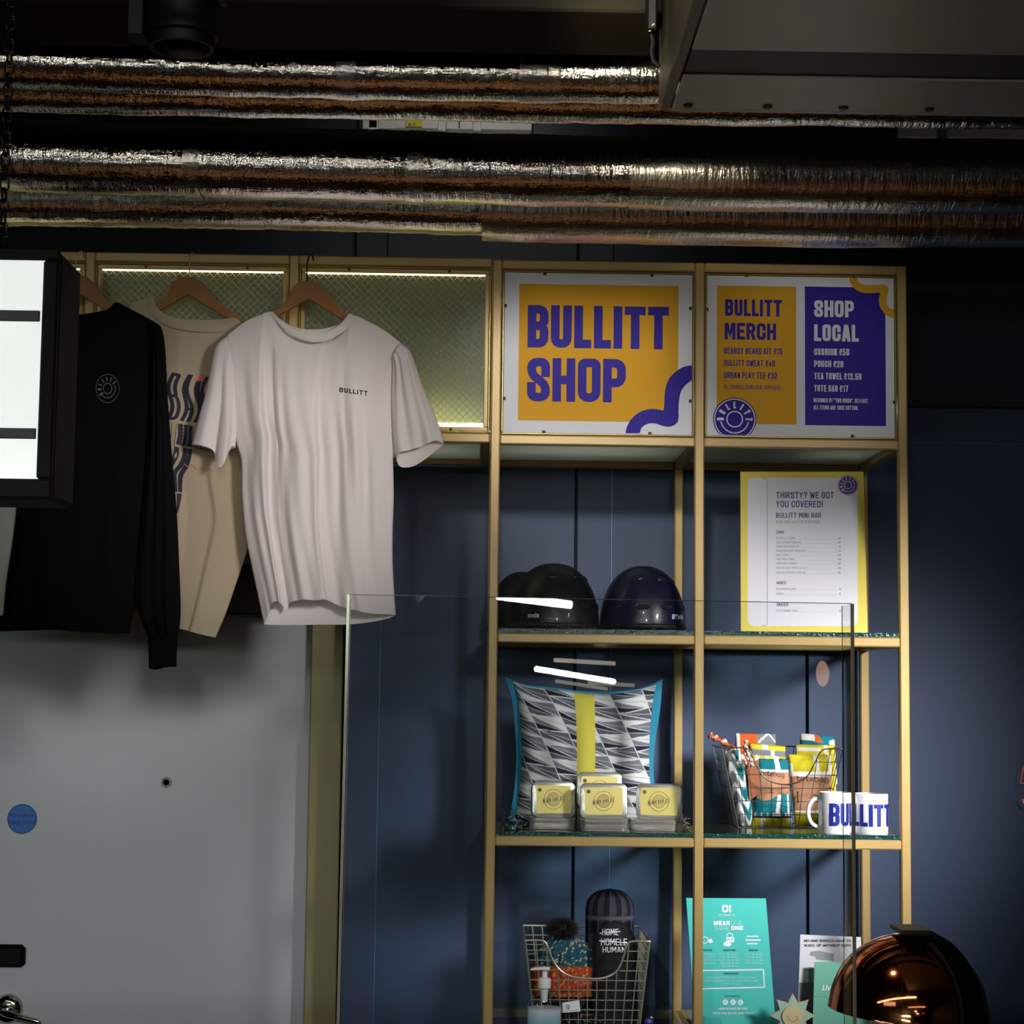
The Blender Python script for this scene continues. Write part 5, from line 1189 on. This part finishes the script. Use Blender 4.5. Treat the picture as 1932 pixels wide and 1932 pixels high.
for k in range(2600):
    z = rs.uniform(-1, 1); an = rs.uniform(0, 2*PI); s = math.sqrt(1-z*z); d = Vector((s*math.cos(an)*1.25, s*math.sin(an), z*.85)); L_ = rs.uniform(.026, .036)
    tn = Vector((rs.uniform(-1, 1), rs.uniform(-1, 1), rs.uniform(-1, 1))).cross(d).normalized()*.0012; e = d*L_+Vector((rs.uniform(-1, 1), rs.uniform(-1, 1), rs.uniform(-1, 1)))*.004
    mb.face([pc+d*.008-tn, pc+d*.008+tn, pc+e])
obj('pompom', mb, mat('pompom_black', rgb(24, 23, 24), .9), bh, kind='stuff', fixn=False, label='fluffy black pompom')
mb = MB(); mb.lathe([(0, -.018), (.014, -.012), (.019, 0), (.014, .012), (0, .018)], o=pc, n=16); obj('pompom_core', mb, BLACK, bh, smooth=True)
bc = hat('plain black beanie with white hand-drawn struck-out words', 'beanie', 1160, 1736, 1930, 86, .17, 30, lambda u, q: (.006, .006, .008), sq=.5, dome=.38, m=mat('black_knit', (1, 1, 1, 1), .9, vcol=True, bump=.4, bscale=400))
mb = MB(); Rb = (at(1203, 1790, .17).x-at(1117, 1790, .17).x)/2; cxb = at(1160, 1790, .17).x
fh = onto(kid(bc, 'knit'), .0012)
for s_, a in (('HOME', (1136, 1764.5, 1167, 1752.5)), ('HOMELE', (1134, 1783.5, 1183, 1771)), ('HUMAN', (1137, 1797, 1180, 1786.5))):
    x0, yb, x1, yt = a; text(mb, s_, fh, x0, -yb, yb-yt, W=x1-x0, t=1.5, gap=1.6, m=0, sub=3)
stroke(mb, [(1132, -1761), (1150, -1759), (1170, -1757.5)], 1.6, fh, 0, .0005); stroke(mb, [(1131, -1775), (1150, -1775.5), (1170, -1778), (1185, -1779)], 1.6, fh, 0, .0005)
obj('lettering', mb, LW, kid(bc, 'knit'), label='white hand-drawn lettering')
def plaid(u, q):
    a = (u*12) % 1; b = (q*3.2) % 1; s = (.012, .013, .020)
    if a < .45: s = (.045, .045, .065)
    if b < .30: s = tuple(x*.45 for x in s)
    elif b > .55: s = tuple(x*1.5 for x in s)
    if a < .05 or abs(b-.42) < .04: s = (.11, .11, .14)
    return tuple(x*.6 for x in s)
hat('grey plaid hat standing upright at the back of the silver basket', 'plaid_hat', 1149, 1676, 1900, 92, .30, 60, plaid, sq=.55, dome=.18, m=CLO)
# sanitiser bottle
bt = thing('pump_bottle', 'clear hand gel bottle with a white pump and blue label', 'bottle', (at(1027, 1900, .045).x, .045, G4)); bo = Vector((at(1027, 1900, .045).x, .045, G4))
zz = lambda y: at(1027, y, .045).z-G4
mb = MB(); RB = .0385; mb.lathe([(0, .001), (RB*.9, .001), (RB, .004), (RB, zz(1903)), (RB*.95, zz(1892)), (RB*.78, zz(1880)), (RB*.52, zz(1872)), (RB*.32, zz(1867)), (RB*.30, zz(1863))], o=bo, n=40, sy=.7); obj('bottle_body', mb, CLEAR, bt, smooth=True)
mb = MB(); mb.lathe([(0, .003), (RB*.94, .003), (RB*.94, zz(1900)), (0, zz(1899))], o=bo, n=40, sy=.68); obj('gel', mb, mat('gel_pale', rgb(196, 204, 214), .25), bt, smooth=True)
mb = MB(); mb.c = []
lab = [[Vector((bo.x+(RB+.0004)*math.sin(a), bo.y-(RB+.0004)*.7*math.cos(a), G4+z)) for a in [(-1.1+2.2*i/24) for i in range(25)]] for z in [.004+(zz(1904)-.004)*j/12 for j in range(13)]]
mb.grid(lab); mb.c = [tuple(rgb(*[int(100+(205-100)*min(1, (j/12)**1.2)), int(170+(210-170)*j/12), int(190+(222-190)*j/12)])[:3]) for j in range(13) for i in range(25)]; obj('label', mb, mat('gel_label', (1, 1, 1, 1), .4, vcol=True), bt, smooth=2, label='white to sky blue label')
mb = MB(); mb.lathe([(0, zz(1890)), (.006, zz(1890)), (.0085, zz(1868)), (.0085, zz(1864)), (.0135, zz(1864)), (.014, zz(1862)), (.014, zz(1848)), (.0125, zz(1845)), (.006, zz(1844)), (.0055, zz(1832)), (0, zz(1832))], o=bo, n=28)
obj('pump_collar', mb, WHITE, bt, smooth=True)
mb = MB(); a = at(1001.5, 1830, .045); b = at(1037, 1828, .045); mb.tube([a+Vector((0, 0, .001)), a.lerp(b, .25)+Vector((0, 0, .0015)), a.lerp(b, .7)+Vector((0, 0, .0015)), b], [.0022, .0032, .0042, .0042], 12); obj('pump_spout', mb, WHITE, bt, smooth=True)
# purple topped trinket
tk = thing('trinket', 'tiny violet and white ball at the foot of the silver basket', 'trinket', at(1225, 1932, .03))
p = at(1224, 1928, .03); mb = MB(); mb.lathe([(0, -.009), (.007, -.006), (.0095, 0), (.007, .006), (0, .008)], o=p, n=18); obj('ball', mb, mat('violet_gloss', rgb(70, 62, 170), .3), tk, smooth=True)
mb = MB(); p = at(1229, 1920, .025); mb.lathe([(0, -.003), (.004, 0), (0, .003)], o=p, n=12); obj('tip', mb, WHITE, tk, smooth=True)
mb = MB(); mb.lathe([(0, 0), (.008, 0), (.006, at(1224, 1936, .03).z-G4), (0, at(1224, 1936, .03).z-G4)], o=(at(1224, 1928, .03).x, .03, G4), n=14); obj('stem', mb, BLACK, tk)

# ---- turquoise poster
TQ = mat('turquoise_card', rgb(38, 186, 178), .5); TQD = mat('turquoise_ink', rgb(16, 120, 122), .6); TQL = mat('turquoise_light', rgb(150, 226, 220), .6)
po = thing('poster', 'turquoise printed poster board leaning in the lowest right bay', 'poster', at(1387, 1932, .10))
f, _, _ = board(po, 'board', TQ, (1294.5, 1694), (1445, 1695), (1464, 1938), (1313, 1941), .20, .12, .004, zm=G4)
mb = MB(); sl = .0
ptext(mb, f, 'Oi', 1362, 1722, 1379, 1708, t=.24, m=0); ptext(mb, f, 'OUTSIDE IN', 1357, 1729, 1386, 1726, t=.2, m=0, g=.35)
ptext(mb, f, 'WEAR', 1346, 1747, 1377, 1738.5, t=.28, m=0); ptext(mb, f, 'ONE', 1379, 1746.5, 1400, 1738.5, t=.12, m=2); ptext(mb, f, 'SHARE', 1347, 1757, 1376, 1749, t=.12, m=2); ptext(mb, f, 'ONE', 1379, 1756, 1402, 1748, t=.28, m=0)
ring(mb, (1377, -1768), 6, 1.6, f, 0, .0008, 16, 0, PI); rect(mb, f, 1370, 1769, 1385, 1779, 0); ring(mb, (1374, -1774), 1.5, 1, f, 3, .0012, 8); ring(mb, (1381, -1774), 1.5, 1, f, 3, .0012, 8); poly(mb, f, [(1365, 1780), (1371, 1777), (1381, 1782), (1376, 1787), (1366, 1786)], 0)
ring(mb, (1330, -1775), 6, 1.6, f, 0, .0008, 16); poly(mb, f, [(1335, 1777), (1341, 1771), (1346, 1779), (1340, 1781)], 0)
for y, x0, x1 in ((1768, 1409, 1430), (1775, 1407, 1434), (1782, 1410, 1428)): stroke(mb, [(x0, -y), (x1, -y)], 2.2, f, 0, .0008)
for x0, x1 in ((1326, 1344), (1364, 1389), (1413, 1430)): ptext(mb, f, 'WEAR ONE', x0, 1796, x1, 1792.5, t=.25, m=1)
for j in range(5):
    for x0, x1 in ((1326, 1351), (1356, 1396), (1402, 1442)):
        if (x0 == 1326 and j > 3) or (x0 == 1402 and j > 3): continue
        dx = (j*7+x0) % 5; ptext(mb, f, 'EVERY ONE WE SELL', x0+dx+j*.4, 1803.5+j*5.6, x1-dx+j*.4, 1800.3+j*5.6, t=.16, m=2)
stroke(mb, [(1318, -1833), (1440, -1831), (1442, -1864), (1318, -1867)], 2.4, f, 0, .0008)
ptext(mb, f, 'OUR MISSION', 1366, 1840, 1394, 1836.5, t=.25, m=1)
for j, (x0, x1) in enumerate(((1334, 1426), (1332, 1429), (1361, 1402))): ptext(mb, f, 'EMPOWERING PEOPLE WITH WARM CLOTHING'[:12 if j == 2 else 40], x0, 1848+j*6, x1, 1844.5+j*6, t=.16, m=2)
ptext(mb, f, 'WEAROI', 1368, 1882, 1397, 1879, t=.25, m=1, g=.4)
for x in (1368.5, 1383, 1397): disc(mb, (x, -1892), 5.2, f, 0, .0008, 18); ring(mb, (x, -1892), 2, .8, f, 3, .0012, 8)
for y, x0, x1 in ((1904, 1357, 1411), (1912.5, 1344, 1422)): ptext(mb, f, 'WEAR ONE SHARE ONE TODAY', x0, y+1.5, x1, y-1.8, t=.22, m=0)
obj('print', mb, [PRINTW, TQD, TQL, TQ], kid(po, 'board'))
# ---- white card and green booklet
CG = mat('card_grey', rgb(140, 145, 150), .6); CDK = mat('card_dark', rgb(62, 66, 72), .6)
wc = thing('info_card', 'white card with a grey building drawing standing behind the green booklet', 'card', at(1566, 1932, .14))
f, _, _ = board(wc, 'card', mat('card_white', rgb(205, 205, 215), .5), (1510, 1763), (1624.5, 1768), (1628, 1944), (1505, 1944), .20, .15, .002, zm=G4)
mb = MB(); ptext(mb, f, 'NO-ONE SHOULD HAVE TO', 1517, 1778, 1606, 1773, t=.22, m=1); ptext(mb, f, 'WAKE UP WITHOUT HOPE', 1517, 1787, 1606, 1782, t=.22, m=1)
poly(mb, f, [(1529, 1797), (1545, 1795), (1573, 1801), (1573, 1815), (1540, 1812), (1537, 1806), (1527, 1804)], 0); rect(mb, f, 1508, 1857, 1538, 1944, 2)
for k in range(9): stroke(mb, [(1526, -(1828+k*4)), (1534, -(1829+k*4))], 1.2, f, 1, .0006)
rect(mb, f, 1525, 1830, 1533, 1866, 0, .0003); poly(mb, f, [(1527, 1866), (1533, 1866), (1531, 1876)], 3)
obj('print', mb, [CG, CDK, mat('card_street', rgb(92, 94, 98), .6), mat('card_yellow', rgb(206, 160, 50), .6)], kid(wc, 'card'))
gb_ = thing('booklet', 'mint green booklet with white script lettering beside the copper lamp', 'booklet', at(1580, 1932, .10))
f, _, _ = board(gb_, 'cover', mat('mint_green', rgb(96, 176, 152), .55), (1537, 1815), (1640, 1816), (1642, 1944), (1533, 1944), .15, .10, .004, zm=G4)
mb = MB(); text(mb, 'Live', lambda u, v, n=0: f(u+.25*(v+1869), v, n), 1551, -1869, 10, t=1.9, cw=.62, m=0, n=.0006); text(mb, 'Here', lambda u, v, n=0: f(u+.25*(v+1884), v, n), 1562, -1884, 10, t=1.9, cw=.62, m=0, n=.0006)
stroke(mb, [(1536, -1880), (1640, -1882)], .8, f, 1, .0005); obj('lettering', mb, [PRINTW, mat('mint_dark', rgb(60, 130, 112), .6)], kid(gb_, 'cover'))
# ---- smiling sun
sn = thing('sun_ornament', 'flat mint sun ornament with a smiling cream face', 'ornament', at(1496, 1944, .05))
f = fk(.05); mb = MB(); c = (1495.5, -1917); pts = []
for k in range(16):
    a = PI/2+2*PI*k/16; r_ = 41 if k % 2 == 0 else 25; pts.append(f(c[0]+r_*math.cos(a), c[1]+r_*math.sin(a)))
ZMIN[0] = G4; mb.prism(pts, (0, .008, 0)); obj('rays', mb, mat('sun_mint', rgb(172, 206, 190), .6), sn)
mb = MB(); q = [f(c[0]+r_*math.cos(PI/2+2*PI*k/16), c[1]+r_*math.sin(PI/2+2*PI*k/16)) for k in range(16) for r_ in ((41.5 if k % 2 == 0 else 25.5),)]; mb.tube([p+Vector((0, .004, 0)) for p in q], .0024, 6, closed=True); obj('wooden_edge', mb, mat('sun_wood', rgb(222, 186, 120), .6), sn, smooth=True); ZMIN[0] = None
mb = MB(); mb.prism([f(c[0]+20*math.cos(2*PI*k/32), c[1]+20*math.sin(2*PI*k/32), .001) for k in range(32)], (0, -.003, 0)); fc = obj('face', mb, mat('sun_cream', rgb(226, 208, 160), .6), sn)
mb = MB(); F2 = fk(.0455)
for x in (1488, 1503): ring(mb, (x, -1916), 2.4, .8, F2, 0, 0, 8, PI, 2*PI)
ring(mb, (1496, -1921), 7, .9, F2, 0, 0, 12, PI*1.1, PI*1.9); disc(mb, (1488, -1923), 1.8, F2, 1); disc(mb, (1504, -1923), 1.8, F2, 1)
obj('smile', mb, [mat('sun_line', rgb(130, 116, 90), .6), mat('sun_cheek', rgb(214, 178, 80), .6)], sn)

# ================================================================ RECEPTION DESK, SCREEN AND COPPER LAMP
DZ = 1.09
dk = thing('reception_desk', 'wooden topped reception desk below the clear screen, out of the lower edge', 'desk', (.1, -1.55, 0))
mb = MB(); mb.box(-2.2, 2.2, -2.05, -1.28, DZ-.04, DZ, .004); obj('desk_top', mb, mat('desk_oak', rgb(186, 130, 78), .4, var=.2, vscale=8), dk)
mb = MB(); mb.box(-2.15, 2.15, -2.0, -1.33, 0, DZ-.04); obj('desk_body', mb, NAVYD, dk)
PYb = -1.80; TLT = math.radians(3.0)
ps = thing('acrylic_screen', 'clear acrylic counter screen with a narrow wing at its right end', 'screen', (.0, PYb, DZ))
pln = Vector((0, -math.cos(TLT), math.sin(TLT))); p0 = Vector((0, PYb, DZ))
def onp(px, py, off=0):
    d = ray(px, py); t = (p0-CAM).dot(pln)/d.dot(pln); return CAM+d*t+pln*off
tl, tr = onp(660, 1122), onp(1606, 1139); ll, lr = onp(640.5, 1932), onp(1611, 1932)
def ext(a, b): k = (DZ-a.z)/(b.z-a.z); return a.lerp(b, k)
bl2, br2 = ext(tl, ll), ext(tr, lr)
mb = MB(); mb.prism([bl2, br2, tr, tl], -pln*.005); obj('front_pane', mb, PLEXI, ps)
EDG = mat('acrylic_edge', rgb(150, 154, 134), .35, spec=.6); EDG2 = mat('acrylic_edge_dark', rgb(60, 64, 72), .2, spec=.8)
rx_ = Vector((1, 0, 0)); ln = .0035
mb = MB(); mb.prism([bl2-rx_*ln, bl2, tl, tl-rx_*ln], -pln*.005); obj('left_edge', mb, EDG, ps)
mb = MB(); mb.prism([bl2+rx_*.0008, bl2+rx_*.0018, tl+rx_*.0018, tl+rx_*.0008], pln*.0006); obj('left_edge', mb, EDG2, ps)
bk_ = Vector((-.0, .062, .0))
wl = [br2, br2+Vector((0, .062, 0)), tr+Vector((0, .062, 0)), tr]
mb = MB(); mb.prism(wl, (.004, 0, 0)); obj('side_wing', mb, glassm('wing_acrylic', (.93, .94, .93, 1), 1.49, boost=.4), ps)
mb = MB(); mb.prism([br2+rx_*.000, br2+rx_*.0035, tr+rx_*.0035, tr], -pln*.005); obj('right_edge', mb, mat('acrylic_edge_grey', rgb(190, 182, 165), .35, spec=.8), ps)
mb = MB(); mb.prism([wl[1], wl[1]+rx_*.0008, wl[2]+rx_*.0008, wl[2]], (0, .001, 0)); obj('wing_edge', mb, EDG2, ps)
mb = MB(); mb.prism([tl, tr, tr+Vector((0, 0, .0006)), tl+Vector((0, 0, .0006))], -pln*.003); obj('top_edge', mb, EDG2, ps)
# copper dome lamp
LY = -1.38; lc_ = at(1713, 1910, LY); R_ = 147/FPX*(LY-CAM.y)
cl_ = thing('copper_lamp', 'polished copper dome desk lamp with a wide black arm', 'lamp', (lc_.x+.05, LY, DZ))
RM = Matrix.Rotation(math.radians(5), 3, 'Y')
Tt = lambda p: RM @ p + lc_
COP = mat('polished_copper', rgb(232, 138, 88), .07, 1); COPI = mat('copper_inside', rgb(190, 120, 80), .35, .9)
prf = [(R_*math.cos(a), R_*math.sin(a)*.98) for a in [PI/2*k/24 for k in range(24)]]+[(.004, R_*.98)]
mb = MB(); mb.lathe([(R_-.001, -.004), (R_+.0008, -.003)]+prf, n=72, T=Tt); obj('dome', mb, COP, cl_, smooth=True)
mb = MB(); mb.lathe([(R_-.0015, -.004)]+[(r-.0025 if r > .01 else .001, z-.002) for r, z in prf], n=60, T=Tt); obj('dome_inside', mb, COPI, cl_, smooth=True)
mb = MB(); g_ = []
for j in range(25):
    el = -.06+(PI/2+.16)*j/24; row = []
    for i in range(9):
        az = math.radians(36)+min(.9, .046/(R_*max(.15, math.cos(el))))*(i/8-.5)*1.0
        rr_ = R_+.004; x, y, z = rr_*math.cos(el)*math.sin(az), -rr_*math.cos(el)*math.cos(az), rr_*math.sin(el); row.append(Tt(Vector((x, y, z))))
    g_.append(row)
mb.grid(g_); obj('arm_band', mb, BLACKG, cl_, smooth=2, solid=.005)
tp = Tt(Vector((0, 0, R_))); a = at(1690, 1746, LY-.02); b = at(1736, 1758, LY-.02)
mb = MB(); mb.box(a.x, b.x+.01, LY-.055, LY+.02, b.z-.001, b.z+.006, .002); obj('top_plate', mb, mat('lamp_green_black', rgb(30, 38, 34), .4), cl_)
mb = MB(); mb.box((a.x+b.x)/2-.004, b.x+.02, LY-.045, LY+.01, tp.z-.006, b.z+.001, .002); obj('top_neck', mb, BLACKG, cl_)
e0 = g_[0][4]; mb = MB(); mb.box(e0.x-.022, e0.x+.022, e0.y-.004, e0.y+.004, DZ+.012, e0.z+.006, .001); obj('upright_arm', mb, BLACKG, cl_)
mb = MB(); mb.lathe([(0, 0), (.07, 0), (.072, .004), (.070, .012), (0, .013)], o=(e0.x, e0.y, DZ), n=40); obj('base', mb, BLACKG, cl_, smooth=True)
# red neon line at the far right
nn = thing('neon_sign', 'thin red line drawing on the dark wall, cut by the right edge', 'neon sign', at(1935, 1560, WY-.02))
NE = mat('neon_red', rgb(190, 60, 45), .4, emit=(1, .13, .07, 1), es=.35); mb = MB()
mb.tube([at(1950, 1418, WY-.02), at(1931, 1449, WY-.02), at(1925.5, 1477, WY-.02), at(1960, 1484, WY-.02)], .0010, 6); obj('outline', mb, NE, nn, smooth=True)
mb = MB(); mb.tube([at(1929.5, 1507, WY-.02), at(1931, 1514, WY-.02), at(1938, 1521, WY-.02), at(1950, 1524, WY-.02)], .0018, 6); obj('outline', mb, NE, nn, smooth=True)

# ================================================================ LAMPS BEHIND THE CAMERA (seen as reflections)
def mirror_hit(px, py, Z):
    d = ray(px, py).normalized(); h = onp(px, py); d2 = d-2*d.dot(pln)*pln; t = (Z-h.z)/d2.z; return h+d2*t
def lamp_tube(label, a, b, Z, col, es, wpx=14, grp='linear pendant lamps behind the viewer'):
    A, B = mirror_hit(*a, Z), mirror_hit(*b, Z); L = (A-onp(*a)).length+2.35; r = wpx/2/FPX*L; t = thing('linear_lamp', label, 'lamp', (A+B)/2+Vector((0, 0, -r)), grp)
    mb = MB(); mb.tube([A, B], r, 14); m_ = mat('lamp_glow', col, .5, emit=col, es=es); obj('tube', mb, m_, t, smooth=True)
    mb = MB()
    for q in (.2, .8): p = A.lerp(B, q); mb.tube([p+Vector((0, 0, r)), Vector((p.x, p.y, 3.45))], .004, 6)
    obj('rod', mb, BLACK, t)
lamp_tube('cold white linear lamp nearest the viewer', (940, 1124), (1076, 1141), 3.15, (1, 1, 1, 1), 26, 17)
lamp_tube('cold white linear lamp in the middle distance', (1012, 1262), (1158, 1286), 3.15, (1, 1, 1, 1), 26, 12)
lamp_tube('warm linear lamp in the distance', (1046, 1245), (1160, 1252), 3.25, (1, .82, .70, 1), 5.5, 8)
lamp_tube('second warm linear lamp in the distance', (1050, 1285), (1180, 1305), 3.2, (1, .88, .65, 1), 3.5, 7)
lamp_tube('third warm linear lamp in the distance', (1110, 1288), (1196, 1293), 3.2, (1, .85, .65, 1), 3.5, 7)
def globe(label, px, py, rpx, Z, col, es, stretch=2.0):
    A = mirror_hit(px, py, Z); L = (A-onp(px, py)).length+2.35; r = rpx/FPX*L; t = thing('pendant_globe', label, 'lamp', A-Vector((0, 0, r*stretch)), 'warm pendant lamps behind the viewer')
    mb = MB(); mb.lathe([(r*math.sin(a), -r*stretch*math.cos(a)) for a in [PI*k/20 for k in range(21)]], o=A, n=28); obj('glass', mb, mat('globe_glow', col, .5, emit=col, es=es), t, smooth=True)
    mb = MB(); mb.tube([A+Vector((0, 0, r*stretch)), Vector((A.x, A.y, 3.45))], .003, 6); obj('cord', mb, BLACK, t)
globe('warm orange capsule pendant behind the viewer', 1552, 1271, 12, 2.9, (1, .52, .32, 1), 6.5)
# unseen glowing window band, added for the teal reflection on the ducts
mb = MB(); wn = struct('added_window_1', (lambda m: (m.box(-4.8, -1.9, -15.88, -15.8, 2.15, 2.5, .01), m)[1])(MB()), mat('added_window_light', (.7, .9, .82, 1), .5, emit=(.72, .95, .86, 1), es=30))
ll_ = thing('linear_lamp', 'long warm white tube light, added unseen to put highlights on the foil ducts', 'lamp', (-.85, -3.2, 2.33), 'unseen lights added for the foil ducts')
mb = MB(); mb.tube([(-2.3, -3.2, 2.345), (.60, -3.2, 2.345)], .008, 12); obj('tube', mb, mat('added_long_glow', (1, .95, .9, 1), .5, emit=(1, .92, .82, 1), es=42), ll_, smooth=True)  # added glow, out of view, for the bright bands on the foil
mb = MB(); mb.box(-2.52, .77, -3.225, -3.175, 2.357, 2.38); obj('housing', mb, BLACK, ll_)
mb = MB(); [mb.tube([(x, -3.2, 2.38), (x, -3.2, 3.45)], .003, 6) for x in (-2.2, -.9, .5)]; obj('rod', mb, BLACK, ll_)
